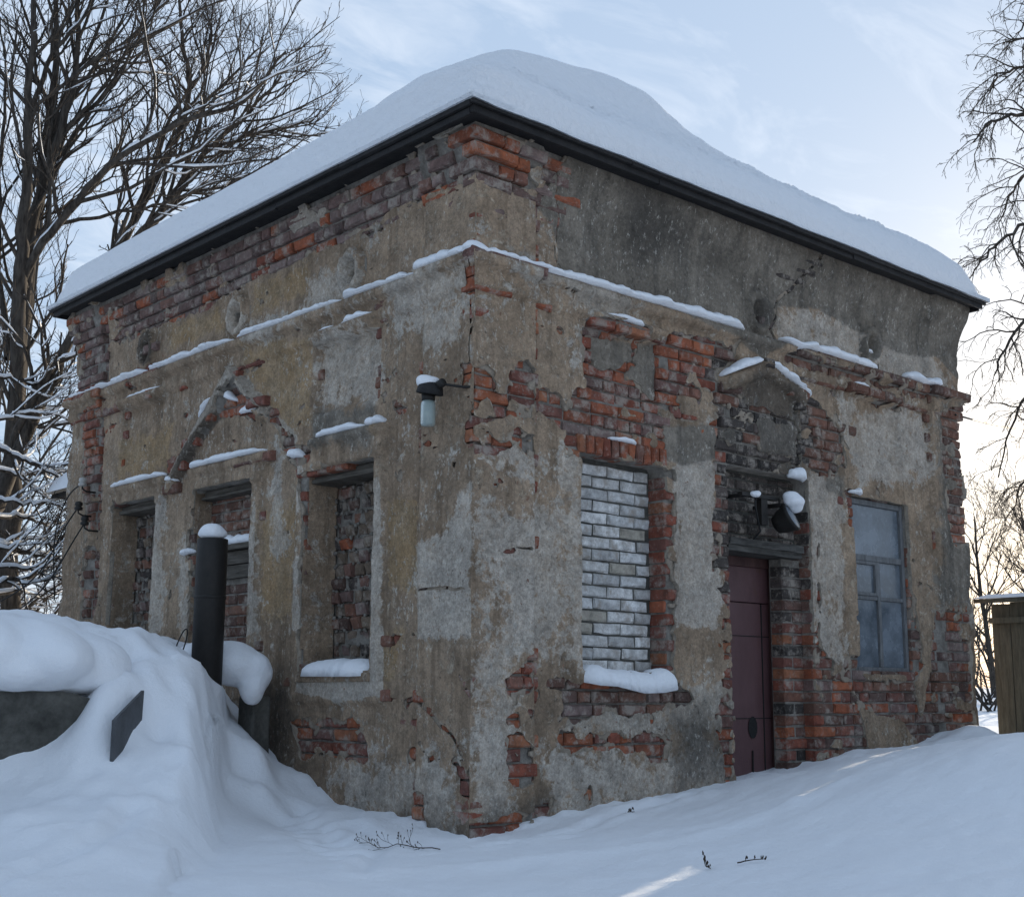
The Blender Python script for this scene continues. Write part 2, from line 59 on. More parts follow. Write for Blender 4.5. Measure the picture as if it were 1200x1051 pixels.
LIMBS={'A': [(0.22, [(0.63, 8.31, 1.21), (0.51, 8.23, 3.02), (0.4, 8.14, 5.12), (0.37, 8.03, 6.12), (0.28, 7.93, 7.2), (0.19, 7.84, 8.71)]), (0.2, [(0.59, 8.33, 2.3), (0.59, 8.5, 4.4), (0.69, 8.63, 5.84), (0.83, 8.75, 7.26), (0.92, 8.88, 8.45), (0.87, 9.08, 9.63)]), (0.14, [(0.53, 8.35, 4.07), (0.54, 8.28, 5.9), (0.71, 8.15, 6.91), (0.84, 8.03, 7.7), (0.76, 8.0, 8.58), (0.74, 7.94, 9.08)]), (0.12, [(0.5, 8.36, 4.94), (0.42, 8.12, 5.26), (0.63, 7.77, 5.79), (0.95, 7.36, 6.43), (1.47, 6.84, 6.91), (2.01, 6.27, 7.1), (2.23, 5.85, 7.64)]), (0.1, [(0.71, 8.28, 6.68), (0.96, 8.45, 7.97), (1.39, 8.54, 8.31), (1.89, 8.59, 8.9), (2.24, 8.7, 9.67)]), (0.09, [(0.43, 8.39, 4.35), (0.42, 8.79, 5.32), (0.44, 9.18, 6.56), (0.62, 9.52, 7.8), (0.58, 9.93, 9.07)]), (0.07, [(0.68, 8.61, 6.15), (1.24, 8.93, 7.46), (1.86, 9.2, 8.44), (2.38, 9.51, 9.21), (2.63, 9.95, 10.22)]), (0.07, [(0.45, 8.38, 7.15), (0.5, 8.0, 7.86), (0.69, 7.57, 8.17), (0.69, 7.21, 8.63)]), (0.06, [(0.53, 8.35, 3.41), (0.58, 7.9, 3.54), (0.85, 7.36, 3.55), (0.97, 6.86, 3.26)]), (0.05, [(0.83, 8.23, 5.96), (1.23, 7.79, 6.06), (1.62, 7.33, 6.14), (1.98, 6.86, 6.35), (2.18, 6.46, 6.39)])], 'B': [(0.15, [(1.97, 9.92, 4.91), (2.11, 9.86, 5.82), (2.21, 9.81, 6.25), (2.54, 9.66, 7.08), (2.9, 9.48, 8.13), (2.98, 9.44, 8.74), (2.84, 9.51, 9.52), (2.77, 9.55, 10.24)]), (0.13, [(2.06, 9.88, 5.14), (2.22, 9.54, 6.27), (2.59, 9.1, 6.93), (2.8, 8.72, 7.5), (3.23, 8.21, 8.08), (3.39, 7.83, 8.46)]), (0.09, [(2.48, 9.69, 6.21), (2.51, 9.54, 6.6), (2.89, 9.22, 7.32), (3.33, 8.84, 7.92), (3.9, 8.36, 8.12), (4.08, 8.11, 8.18)]), (0.07, [(2.54, 9.66, 7.08), (2.99, 10.0, 8.6), (3.65, 10.22, 9.54), (4.01, 10.59, 10.75)]), (0.06, [(2.9, 9.48, 8.13), (3.4, 9.6, 8.84), (4.05, 9.62, 9.71), (4.41, 9.79, 10.17)]), (0.07, [(2.73, 9.57, 6.94), (3.02, 9.23, 7.27), (3.14, 8.98, 7.06), (3.35, 8.67, 6.97)]), (0.06, [(2.98, 9.44, 8.74), (3.41, 9.67, 9.51), (3.46, 10.09, 10.47)])], 'C': [(0.2, [(-0.25, 7.04, 2.13), (0.01, 7.2, 2.67), (0.32, 7.34, 3.47), (0.7, 7.44, 4.38), (1.07, 7.54, 5.17), (1.38, 7.67, 6.07)]), (0.12, [(-0.08, 7.3, 2.17), (0.18, 7.33, 3.4), (0.49, 7.34, 4.08), (0.8, 7.35, 4.36), (1.02, 7.39, 4.93)]), (0.07, [(-0.35, 6.55, 2.09), (-0.17, 6.64, 2.13), (0.13, 6.68, 2.07), (0.5, 6.69, 2.02), (0.75, 6.75, 1.77)]), (0.06, [(-0.42, 6.57, 3.04), (-0.18, 6.61, 3.01), (0.08, 6.65, 2.93), (0.34, 6.67, 2.84), (0.58, 6.71, 2.68)]), (0.05, [(-0.48, 6.16, 1.82), (-0.3, 6.24, 1.9), (0.04, 6.25, 1.87), (0.32, 6.28, 1.8)]), (0.05, [(-0.37, 6.55, 2.32), (0.02, 6.76, 2.46), (0.37, 6.98, 2.39), (0.72, 7.19, 2.48)]), (0.05, [(-0.32, 6.53, 1.62), (0.07, 6.74, 1.73), (0.39, 6.97, 2.01), (0.75, 7.18, 2.57)]), (0.05, [(-0.24, 7.14, 3.4), (-0.06, 7.16, 3.39), (0.17, 7.15, 3.52), (0.44, 7.12, 3.53), (0.73, 7.08, 3.48)]), (0.05, [(-0.3, 6.84, 2.77), (-0.12, 6.91, 2.89), (0.15, 6.94, 2.83), (0.41, 6.97, 2.93), (0.73, 6.97, 2.81)]), (0.045, [(-0.42, 6.46, 2.47), (-0.26, 6.48, 2.53), (-0.02, 6.47, 2.49), (0.18, 6.47, 2.57), (0.43, 6.45, 2.5)]), (0.045, [(-0.45, 6.26, 1.98), (-0.21, 6.31, 2.08), (0.04, 6.36, 2.2), (0.31, 6.39, 2.13)]), (0.05, [(-0.5, 6.07, 1.66), (-0.26, 6.12, 1.79), (-0.01, 6.16, 1.73), (0.26, 6.2, 1.87)]), (0.05, [(-0.19, 7.34, 3.83), (0.07, 7.38, 3.92), (0.43, 7.39, 3.87), (0.79, 7.38, 4.04)])], 'D': [(0.16, [(6.9, -1.33, 0.49), (7.0, -1.31, 3.09), (7.1, -1.29, 5.07), (7.19, -1.24, 6.7), (7.27, -1.17, 8.17)]), (0.06, [(6.93, -1.42, 4.92), (6.62, -0.95, 5.86), (6.25, -0.42, 6.06), (6.0, -0.2, 5.99), (5.82, -0.13, 5.74)]), (0.05, [(6.93, -1.4, 5.4), (6.84, -0.83, 6.56), (6.71, -0.24, 6.77), (6.72, 0.04, 6.77), (6.8, 0.17, 6.64)]), (0.06, [(6.91, -1.36, 3.68), (6.64, -0.8, 4.93), (6.36, -0.3, 5.08), (6.19, -0.08, 4.85), (6.06, 0.06, 4.63)]), (0.05, [(6.91, -1.37, 5.98), (6.86, -0.68, 6.97), (6.86, -0.19, 7.12), (6.95, 0.07, 7.19)]), (0.06, [(6.91, -1.35, 3.08), (6.52, -0.85, 4.02), (6.16, -0.46, 4.18), (5.88, -0.3, 3.85), (5.67, -0.27, 3.51)]), (0.05, [(6.9, -1.33, 2.78), (6.72, -0.81, 3.67), (6.52, -0.29, 3.65), (6.42, -0.03, 3.28), (6.37, 0.11, 2.74)]), (0.05, [(6.92, -1.38, 4.37), (6.91, -0.8, 5.58), (6.87, -0.22, 5.83), (6.95, 0.09, 5.63), (7.07, 0.29, 5.41)]), (0.04, [(6.9, -1.34, 2.93), (6.9, -0.71, 3.32), (6.88, -0.11, 3.09), (6.95, 0.25, 2.65), (7.11, 0.44, 2.36)]), (0.05, [(6.93, -1.42, 6.21), (6.44, -0.89, 7.16), (6.07, -0.7, 7.01), (5.74, -0.64, 6.58)])], 'E': [(0.05, [(7.26, -1.15, 2.39), (7.15, -0.66, 4.01), (7.03, -0.21, 5.01), (6.98, 0.07, 4.9), (6.96, 0.29, 4.42)])]}

# ------------------------------------------------------------ helpers
def hsh(a,b,s):
    n=(a.astype(np.int64)*374761393+b.astype(np.int64)*668265263+s*974634317)&0xffffffff
    n=((n^(n>>13))*1274126177)&0xffffffff
    return ((n^(n>>16))&0xffff)/65535.
def vn(x,y,s=0):
    x=np.asarray(x,float); y=np.asarray(y,float)
    xi=np.floor(x); yi=np.floor(y); u=x-xi; v=y-yi; u=u*u*(3-2*u); v=v*v*(3-2*v)
    xi=xi.astype(np.int64); yi=yi.astype(np.int64)
    a=hsh(xi,yi,s); b=hsh(xi+1,yi,s); c=hsh(xi,yi+1,s); d=hsh(xi+1,yi+1,s)
    return (a*(1-u)+b*u)*(1-v)+(c*(1-u)+d*u)*v-.5
def fbm(x,y,s=0,o=4,g=.5):
    t=0;a=1;f=1
    for i in range(o): t=t+a*vn(np.asarray(x)*f+i*17.3,np.asarray(y)*f-i*9.1,s+i); a*=g; f*=2.03
    return t
def ss(a,b,x): t=np.clip((np.asarray(x,float)-a)/(b-a),0,1); return t*t*(3-2*t)
def sdf(poly,u,z):
    P=np.array(poly,float); d=np.full(u.shape,1e9); ins=np.zeros(u.shape,bool); n=len(P)
    for i in range(n):
        a=P[i]; b=P[(i+1)%n]; e=b-a; wu=u-a[0]; wz=z-a[1]
        t=np.clip((wu*e[0]+wz*e[1])/max(e@e,1e-12),0,1)
        d=np.minimum(d,(wu-e[0]*t)**2+(wz-e[1]*t)**2)
        c=((a[1]<=z)!=(b[1]<=z))
        if a[1]!=b[1]: ins^=c&(u<a[0]+(z-a[1])/(b[1]-a[1])*(b[0]-a[0]))
    d=np.sqrt(d); return np.where(ins,d,-d)
def sdline(pl,u,z):
    d=np.full(u.shape,1e9)
    for a,b in zip(pl[:-1],pl[1:]):
        a=np.array(a);e=np.array(b)-a; t=np.clip(((u-a[0])*e[0]+(z-a[1])*e[1])/max(e@e,1e-12),0,1)
        d=np.minimum(d,np.hypot(u-a[0]-e[0]*t,z-a[1]-e[1]*t))
    return d
def rsd(r,u,z): return np.minimum(np.minimum(u-r[0],r[1]-u),np.minimum(z-r[2],r[3]-z))

def link(name,me,mat=None,parent=None):
    o=bpy.data.objects.new(name,me); COL.objects.link(o)
    if mat is not None and me is not None: me.materials.append(mat)
    if parent: o.parent=parent
    return o
def mesh(name,V,F,mat=None,parent=None,smooth=False):
    me=bpy.data.meshes.new(name); me.from_pydata([tuple(map(float,v)) for v in V] if not isinstance(V,np.ndarray) else V.tolist(),[],F if isinstance(F,list) else F.tolist()); me.update()
    if smooth: me.polygons.foreach_set('use_smooth',[True]*len(me.polygons))
    return link(name,me,mat,parent)
def empty(name,loc=(0,0,0),parent=None):
    o=bpy.data.objects.new(name,None); COL.objects.link(o); o.location=loc; o.empty_display_size=.1
    if parent: o.parent=parent
    return o
def tag(o,label=None,cat=None,group=None,kind=None):
    if label: o['label']=label
    if cat: o['category']=cat
    if group: o['group']=group
    if kind: o['kind']=kind
    return o
class MB:
    def __init__(s): s.v=[]; s.f=[]
    def box(s,a,b,j=0.0,M=None):
        n=len(s.v); c=[]
        for z in (a[2],b[2]):
            for x,y in ((a[0],a[1]),(b[0],a[1]),(b[0],b[1]),(a[0],b[1])):
                p=Vector((x+random.uniform(-j,j),y+random.uniform(-j,j),z+random.uniform(-j,j)))
                c.append(tuple(M@p) if M else tuple(p))
        s.v+=c
        for q in ((0,3,2,1),(4,5,6,7),(0,1,5,4),(1,2,6,5),(2,3,7,6),(3,0,4,7)): s.f.append(tuple(n+i for i in q))
        return s
    def rev(s,prof,c,n=20,M=None,cap=True):        # lathe about z through c ; prof = [(r,z)]
        b=len(s.v)
        for r,z in prof:
            for k in range(n):
                a=2*math.pi*k/n; p=Vector((r*math.cos(a),r*math.sin(a),z)); p=(M@p) if M else p
                s.v.append((c[0]+p[0],c[1]+p[1],c[2]+p[2]))
        for i in range(len(prof)-1):
            for k in range(n):
                s.f.append((b+i*n+k,b+i*n+(k+1)%n,b+(i+1)*n+(k+1)%n,b+(i+1)*n+k))
        if cap:
            s.f.append(tuple(b+k for k in range(n))[::-1]); s.f.append(tuple(b+(len(prof)-1)*n+k for k in range(n)))
        return s
    def tube(s,P,r,n=6):
        P=np.array(P,float); r=np.broadcast_to(np.asarray(r,float),(len(P),))
        b=len(s.v); V=rings(P,r,n); s.v+=V.tolist()
        for i in range(len(P)-1):
            for k in range(n): s.f.append((b+i*n+k,b+i*n+(k+1)%n,b+(i+1)*n+(k+1)%n,b+(i+1)*n+k))
        s.f.append(tuple(range(b,b+n))[::-1]); s.f.append(tuple(range(b+(len(P)-1)*n,b+len(P)*n)))
        return s
    def build(s,name,mat,parent=None,smooth=False,bev=0):
        o=mesh(name,s.v,s.f,mat,parent,smooth)
        if bev:
            md=o.modifiers.new('bevel','BEVEL'); md.width=bev; md.segments=2; md.limit_method='ANGLE'
        return o
def rings(P,r,n):
    T=np.gradient(P,axis=0); T/=np.linalg.norm(T,axis=1)[:,None]+1e-9
    mean=T.mean(0); ref=np.eye(3)[np.argmin(abs(mean))]
    A=np.cross(T,ref); A/=np.linalg.norm(A,axis=1)[:,None]+1e-9; B=np.cross(T,A)
    a=np.arange(n)*2*np.pi/n
    return (P[:,None,:]+r[:,None,None]*(A[:,None,:]*np.cos(a)[None,:,None]+B[:,None,:]*np.sin(a)[None,:,None])).reshape(-1,3)

# ------------------------------------------------------------ material tools
class NT:
    def __init__(s,name):
        s.m=bpy.data.materials.new(name); s.m.use_nodes=True; s.t=s.m.node_tree; s.N=s.t.nodes; s.N.clear()
        s.out=s.N.new('ShaderNodeOutputMaterial'); s.b=s.N.new('ShaderNodeBsdfPrincipled'); s.t.links.new(s.b.outputs[0],s.out.inputs[0])
        s.tc=s.N.new('ShaderNodeTexCoord'); s.pos=s.N.new('ShaderNodeNewGeometry').outputs['Position']
    def put(s,i,v):
        if hasattr(v,'links') or hasattr(v,'is_linked'): s.t.links.new(v,i)
        else:
            if isinstance(v,tuple) and len(v)==3 and i.type=='RGBA': v=v+(1,)
            i.default_value=v
    def noise(s,scale,detail=4,rough=.55,vec=None,dist=0,seed=0):
        n=s.N.new('ShaderNodeTexNoise'); n.inputs['Scale'].default_value=scale; n.inputs['Detail'].default_value=detail
        n.inputs['Roughness'].default_value=rough; n.inputs['Distortion'].default_value=dist
        s.t.links.new(s.mapv((1,1,1),vec,seed),n.inputs['Vector']); return n.outputs['Fac']
    def mapv(s,scale,vec=None,seed=0):
        mp=s.N.new('ShaderNodeMapping'); mp.inputs['Scale'].default_value=scale; mp.inputs['Location'].default_value=(seed*7.13,seed*3.7,seed*5.3)
        s.t.links.new(vec if vec is not None else s.pos,mp.inputs[0]); return mp.outputs[0]
    def vor(s,scale,feat='F1',out='Distance',vec=None):
        n=s.N.new('ShaderNodeTexVoronoi'); n.feature=feat; n.inputs['Scale'].default_value=scale
        s.t.links.new(vec if vec is not None else s.pos,n.inputs['Vector']); return n.outputs[out]
    def rng(s,v,a,b,c=0.,d=1.):
        n=s.N.new('ShaderNodeMapRange'); n.inputs['From Min'].default_value=a; n.inputs['From Max'].default_value=b
        n.inputs['To Min'].default_value=c; n.inputs['To Max'].default_value=d; s.put(n.inputs['Value'],v); return n.outputs[0]
    def math(s,op,a,b=0.):
        n=s.N.new('ShaderNodeMath'); n.operation=op; s.put(n.inputs[0],a); s.put(n.inputs[1],b); return n.outputs[0]
    def mix(s,f,a,b,mode='MIX'):
        n=s.N.new('ShaderNodeMix'); n.data_type='RGBA'; n.blend_type=mode
        s.put(n.inputs['Factor'],f); s.put(n.inputs['A'],a); s.put(n.inputs['B'],b); return n.outputs['Result']
    def attr(s,name,typ='GEOMETRY',out='Fac'):
        n=s.N.new('ShaderNodeAttribute'); n.attribute_name=name; n.attribute_type=typ; return n.outputs[out]
    def bump(s,h,dist,strength=1.):
        n=s.N.new('ShaderNodeBump'); n.inputs['Distance'].default_value=dist; n.inputs['Strength'].default_value=strength
        s.put(n.inputs['Height'],h); s.t.links.new(n.outputs[0],s.b.inputs['Normal'])
    def fin(s,col,rough=.9,spec=.25,**k):
        s.put(s.b.inputs['Base Color'],col); s.put(s.b.inputs['Roughness'],rough); s.put(s.b.inputs['Specular IOR Level'],spec)
        for a,b in k.items(): s.put(s.b.inputs[a],b)
        return s.m

def m_plaster():
    t=NT('plaster')
    big=t.noise(.9,6,.6); mid=t.noise(4.5,8,.68,seed=1); fine=t.noise(20,9,.74,seed=2); grit=t.noise(85,5,.65,seed=3)
    streak=t.noise(1,8,.66,vec=t.mapv((10,10,.8)),seed=4)
    flake=t.noise(10,10,.76,seed=5,dist=.5); spk=t.noise(44,7,.78,seed=7); spk2=t.noise(30,8,.8,vec=t.mapv((1,1,.55)),seed=13)
    zonea=t.noise(2.7,5,.6,seed=8); zoneb=t.noise(2.1,5,.6,seed=11)
    c=t.mix(t.rng(big,.35,.65),(.275,.195,.130),(.430,.318,.220))
    c=t.mix(t.rng(mid,.42,.62),c,(.350,.262,.186))
    c=t.mix(t.rng(t.noise(1.7,9,.72,seed=21),.50,.66,0,.6),c,(.165,.120,.084)); c=t.mix(t.rng(streak,.50,.64,0,.6),c,(.140,.097,.064))
    c=t.mix(t.rng(flake,.55,.62,0,.6),c,(.56,.47,.36))            # chalky skins still holding on
    brk=t.math('ADD',t.math('MULTIPLY',t.math('SUBTRACT',flake,.5),2.1),t.math('ADD',t.math('MULTIPLY',t.math('SUBTRACT',fine,.5),1.2),t.math('MULTIPLY',t.math('SUBTRACT',zonea,.5),1.6)))
    def coat(ch,colour,w=1.,top=.85,lo=.40,hi=.62):
        nonlocal c
        a=t.math('ADD',t.attr(ch),t.math('MULTIPLY',brk,w)); f=t.rng(a,lo,hi,0,top); c=t.mix(f,c,colour); return f
    coat('ochre',t.mix(t.rng(mid,.4,.65),(.36,.235,.115),(.38,.28,.17)),1.1,.7)
    coat('lime',t.mix(fine,(.32,.275,.225),(.52,.475,.41)),1.5,.8)
    coat('pale',t.mix(t.rng(fine,.35,.65),t.mix(t.rng(zoneb,.4,.6),(.42,.345,.27),(.46,.42,.37)),(.62,.57,.50)),1.5,.74,.40,.64)
    cem=t.mix(t.rng(t.noise(2.6,8,.66,seed=6),.3,.7),(.130,.117,.098),(.290,.258,.215))
    cem=t.mix(t.rng(streak,.46,.70,0,.7),cem,(.075,.073,.067)); cem=t.mix(t.rng(flake,.56,.66,0,.5),cem,(.34,.315,.28))
    coat('cement',cem,.6,.9,.36,.66)
    soot_shade=t.rng(t.math('ADD',t.attr('soot_shade'),t.math('MULTIPLY',t.math('SUBTRACT',mid,.5),1.3)),.25,.9,0,.75)
    c=t.mix(soot_shade,c,(.055,.052,.048))
    pit=t.math('MULTIPLY',t.rng(spk,.595,.65),t.rng(mid,.48,.58))
    c=t.mix(t.math('MULTIPLY',pit,.75),c,(.07,.058,.046))
    fl=t.math('MULTIPLY',t.rng(spk2,.565,.61),t.rng(zonea,.40,.54)); c=t.mix(t.math('MULTIPLY',fl,.75),c,(.62,.58,.51))
    rd=t.math('MULTIPLY',t.rng(t.noise(17,7,.7,seed=17),.64,.67),t.rng(zoneb,.50,.58)); c=t.mix(t.math('MULTIPLY',rd,.8),c,(.20,.085,.055))
    c=t.mix(t.rng(grit,.35,.75,.0,.45),c,(.12,.10,.08))
    c=t.mix(t.math('MULTIPLY',t.attr('edge'),.7),c,(.40,.36,.30))
    m1=t.rng(t.noise(5.5,10,.80,seed=31),.36,.64,.68,1.18); m2=t.rng(t.noise(38,7,.82,seed=32),.36,.64,.70,1.18); mm=t.math('MULTIPLY',m1,m2)
    cm=t.N.new('ShaderNodeCombineColor')
    for k in range(3): t.put(cm.inputs[k],mm)
    c=t.mix(1.0,c,cm.outputs[0],'MULTIPLY')
    h=t.math('ADD',t.math('MULTIPLY',mid,.5),t.math('ADD',t.math('MULTIPLY',fine,.5),t.math('MULTIPLY',grit,.22)))
    h=t.math('SUBTRACT',h,t.math('MULTIPLY',pit,.35)); h=t.math('ADD',h,t.math('MULTIPLY',t.rng(flake,.55,.61),.16))
    t.bump(h,.022,.75); return t.fin(c,.95,.15)
def m_mortar():
    t=NT('mortar'); a=t.noise(9,8,.7); b=t.noise(60,5,.7,seed=2)
    c=t.mix(t.rng(a,.35,.7),(.14,.125,.108),(.34,.315,.28)); c=t.mix(t.rng(b,.4,.8,0,.5),c,(.09,.08,.07))
    t.bump(t.math('ADD',a,t.math('MULTIPLY',b,.5)),.02,.9); return t.fin(c,.95,.1)
def m_brick(name,kind):
    t=NT(name)
    base=t.attr('color','OBJECT','Color') if kind=='obj' else t.attr('bcol','GEOMETRY','Color')
    n=t.noise(16,7,.68); f=t.noise(70,6,.7,seed=2); l=t.noise(7.5,9,.75,seed=4)
    c=t.mix(t.rng(n,.35,.68),t.mix(.55,base,(.03,.025,.022)),base)
    c=t.mix(t.rng(f,.55,.72,0,.5),c,(.05,.035,.03))
    c=t.mix(t.rng(l,.50,.61,0,.8),c,(.32,.28,.24)); c=t.mix(t.rng(t.noise(40,7,.75,seed=9),.58,.66,0,.5),c,(.33,.30,.27))
    t.bump(t.math('ADD',t.math('MULTIPLY',n,.6),t.math('MULTIPLY',f,.4)),.016,.9); return t.fin(c,.93,.15)
def m_silicate():
    t=NT('silicate_brick'); base=t.attr('color','OBJECT','Color'); n=t.noise(9,8,.7); f=t.noise(50,6,.75,seed=2)
    c=t.mix(t.rng(n,.52,.68,0,.55),base,(.30,.285,.26)); c=t.mix(t.rng(f,.60,.68,0,.6),c,(.16,.15,.14)); t.bump(t.math('ADD',n,t.math('MULTIPLY',f,.6)),.012,.8); return t.fin(c,.9,.2)
def m_simple(name,a,b,scale=8,rough=.85,spec=.3,bump=.006,stretch=(1,1,1),metal=0.):
    t=NT(name); v=t.mapv(stretch); n=t.noise(scale,8,.65,vec=v); f=t.noise(scale*7,5,.6,vec=v,seed=3)
    c=t.mix(t.rng(n,.3,.7),a,b); c=t.mix(t.rng(f,.45,.75,0,.35),c,tuple(x*.45 for x in a))
    t.bump(t.math('ADD',n,t.math('MULTIPLY',f,.5)),bump,.9); return t.fin(c,rough,spec,Metallic=metal)
def m_snow(name='snow',b=1.0):
    t=NT(name); a=t.noise(3.0,5,.5); g=t.noise(26,6,.6,seed=2); s=t.noise(240,2,.5,seed=3)
    c=t.mix(a,(.80,.825,.865),(.86,.87,.89)); c=t.mix(t.rng(t.noise(330,2,.6,seed=6),.40,.66,0,.30),c,(.66,.69,.74)); c=t.mix(t.rng(t.noise(520,1,.5,seed=7),.66,.72),c,(.95,.95,.95))
    t.bump(t.math('ADD',t.math('MULTIPLY',g,.6*b),t.math('MULTIPLY',s,.16)),.028,.8); return t.fin(c,.62,.3)
def m_roofsnow():
    t=NT('roof_snow'); g=t.noise(14,6,.6,vec=t.mapv((1.6,.7,1.2)),dist=.5); s=t.noise(200,2,.5,seed=3)
    t.bump(t.math('ADD',t.math('MULTIPLY',g,.55),t.math('MULTIPLY',s,.14)),.06,.9); return t.fin(t.mix(t.rng(t.noise(330,2,.6,seed=6),.40,.66,0,.30),(.84,.855,.885),(.67,.70,.75)),.6,.3)
def m_bark(name,a,b):
    t=NT(name); n=t.noise(1,7,.6,vec=t.mapv((26,26,5))); c=t.mix(t.rng(n,.35,.65),a,b); t.bump(n,.01,.6); return t.fin(c,.95,.1)
def m_glass():
    t=NT('window_glass'); n=t.noise(2.2,6,.6); f=t.noise(30,5,.7,seed=2)
    c=t.mix(t.rng(n,.40,.7,.15,.9),(.05,.062,.075),(.26,.30,.345)); c=t.mix(t.rng(f,.55,.75,0,.35),c,(.36,.39,.43))
    return t.fin(c,t.rng(n,.35,.65,.06,.42),.5)
def m_door():
    t=NT('door_paint'); n=t.noise(3,7,.65,vec=t.mapv((1,1,.5))); f=t.noise(60,4,.6,seed=2)
    c=t.mix(t.rng(n,.35,.7),(.082,.038,.040),(.122,.064,.066)); c=t.mix(t.rng(f,.60,.72,0,.6),c,(.04,.03,.03)); c=t.mix(t.rng(t.noise(6,8,.72,seed=8),.60,.68,0,.75),c,(.09,.045,.025)); t.bump(t.math('ADD',n,t.math('MULTIPLY',f,.3)),.006,.8); return t.fin(c,.55,.35)
M=dict(plaster=m_plaster(),undercoat=m_simple('undercoat',(.20,.165,.13),(.36,.305,.245),14,.95,.1,.012),mortar=m_mortar(),brick=m_brick('brick','obj'),brickset=m_brick('brick_set','geo'),
  silicate=m_silicate(),snow=m_snow(),groundsnow=m_snow('ground_snow',.55),roofsnow=m_roofsnow(),
  blackwood=m_simple('tarred_wood',(.009,.009,.010),(.026,.024,.024),14,.7,.3,.006,(1,1,1)),
  oldwood=m_simple('old_wood',(.05,.042,.034),(.15,.135,.115),6,.85,.2,.008,(1,1,9)),
  beam=m_simple('charred_beam',(.03,.028,.026),(.12,.115,.105),5,.85,.2,.01,(1,8,9)),
  frame=m_simple('frame_wood',(.085,.088,.09),(.19,.195,.20),9,.75,.3,.005,(4,4,1)),
  shed=m_simple('shed_plank',(.078,.072,.052),(.175,.158,.115),4,.9,.15,.008,(9,9,1)),
  iron=m_simple('rusty_iron',(.007,.006,.005),(.017,.014,.012),12,.6,.4,.004),
  steel=m_simple('grey_sheet',(.035,.038,.042),(.075,.08,.088),7,.5,.4,.003),
  concrete=m_simple('concrete',(.045,.044,.04),(.14,.135,.12),5,.95,.15,.03),
  bark=m_bark('bark',(.028,.024,.021),(.085,.074,.064)),twig=m_simple('twig',(.035,.027,.022),(.075,.06,.05),5,.9,.1,.001),
  glass=m_glass(),door=m_door(),doorframe=m_simple('door_frame_paint',(.05,.022,.02),(.10,.05,.045),6,.6,.3,.004,(3,3,.6)),
  dark=m_simple('interior_shade',(.01,.01,.01),(.02,.02,.02)),cable=m_simple('rubber',(.012,.012,.012),(.02,.02,.02),9,.6),
  ceramic=m_simple('insulator',(.3,.29,.27),(.45,.44,.42),9,.4,.5,.001),
  hutwall=m_simple('hut_wall',(.30,.25,.19),(.42,.36,.29),5,.9,.15,.01))
def m_jar():
    t=NT('jar_glass'); n=t.noise(14,5,.6); c=t.mix(n,(.20,.26,.25),(.42,.49,.47)); return t.fin(c,.25,.5,**{'Transmission Weight':.25})
M['jar']=m_jar()

# ------------------------------------------------------------ the ground: one sheet of snow out to the horizon
COMMON=[(0,-.08,.0),(-.08,-.08,.0),(1,-.05,.15),(1.78,-.05,.19),(2.68,-.05,.27),(3.71,-.05,.36),(5.4,-.05,.46),
 (-.05,.54,.06),(-.05,1.22,.13),(-.05,1.7,.30),(-.05,1.95,.38),(-.1,2.5,.75),(-.05,3.0,1.08),(-.05,4,1.22),(-.05,5,1.3),(-.3,6,1.35),
 (-1.26,-1.48,-.01),(-.04,-2.04,.12),(1.42,-2.49,.56),(2.4,-1.2,.46),(3.4,-1.0,.49),(-.83,-3.6,.19),(-2.9,-1.05,.10),(-2.5,-2.2,-.02),
 (-.4,-.6,.01),(.5,-.6,.09),(1.2,-.5,.15),(.6,-1.4,.16),(4.4,-.9,.45),(4,-2.5,.56),(5.5,-.5,.40),(6.0,-.1,.38),(6.2,.3,.32),(6,-1.5,.5),(2.6,-3.6,.55),(.6,-3.2,.33),(-1.0,-.75,.0),(-1.9,-.95,.04),
 (-4.8,-5.7,-.78),(-7,-8,-.8),(-3.2,-3.8,-.18),(-6,-2,-.1),(-8,1,.4),(-1.5,-6,-.2),(3,-6,.4),(7,-4,.5),(8,3,.3),(9,9,.6),(2,9,1.2),(-6,9,1.2)]
BANK=[(-2.27,.74,.34),(-2.7,.74,.30),(-3.5,.74,.3),(-4.5,.6,.3),(-2.4,.1,.26),(-2.56,-.3,.16),(-2.0,.55,.39),(-1.68,.78,.60),(-1.5,.72,.57),(-1.8,.2,.34),(-1.95,-.4,.15),
 (-1.30,.95,.80),(-1.0,1.35,.98),(-.75,1.62,.92),(-1.26,2.05,1.14),(-.7,2.1,1.05),(-2.2,1.45,1.05),(-3.2,1.5,1.05),(-1.7,1.15,.92),(-2,3,1.15),(-4,3,1.15),(-1,3.5,1.2),(-3,5,1.25),(-1.5,6,1.3),(-5,5,1.2),
 (-1.72,-.25,.11),(-1.50,.20,.32),(-1.26,.62,.52),(-1.02,1.02,.70),(-.82,1.38,.80),(-.9,.6,.4),(-.6,1.2,.7)]
FLOOR=[(-1.50,-.25,.02),(-1.10,.25,.03),(-.80,.70,.05),(-.56,1.15,.07),(-.42,1.5,.26),(-.32,1.8,.50),(-.62,1.75,.55),(-1.0,1.2,.25),(-1.5,.6,.1),(-.56,.35,.04),(-1.0,-.3,.02),(-.3,1.0,.10),(-2,0,.05),(-2.6,-.4,.08),(-1,3.5,1.2),(-.7,2.3,.95),(-3,3,1.1)]
def tps_fit(C):
    n=len(C); d=np.hypot(C[:,None,0]-C[None,:,0],C[:,None,1]-C[None,:,1]); K=np.where(d>0,d*d*np.log(d+1e-12),0)+np.eye(n)*.002
    P=np.c_[np.ones(n),C[:,:2]]; A=np.block([[K,P],[P.T,np.zeros((3,3))]]); return np.linalg.solve(A,np.r_[C[:,2],0,0,0])
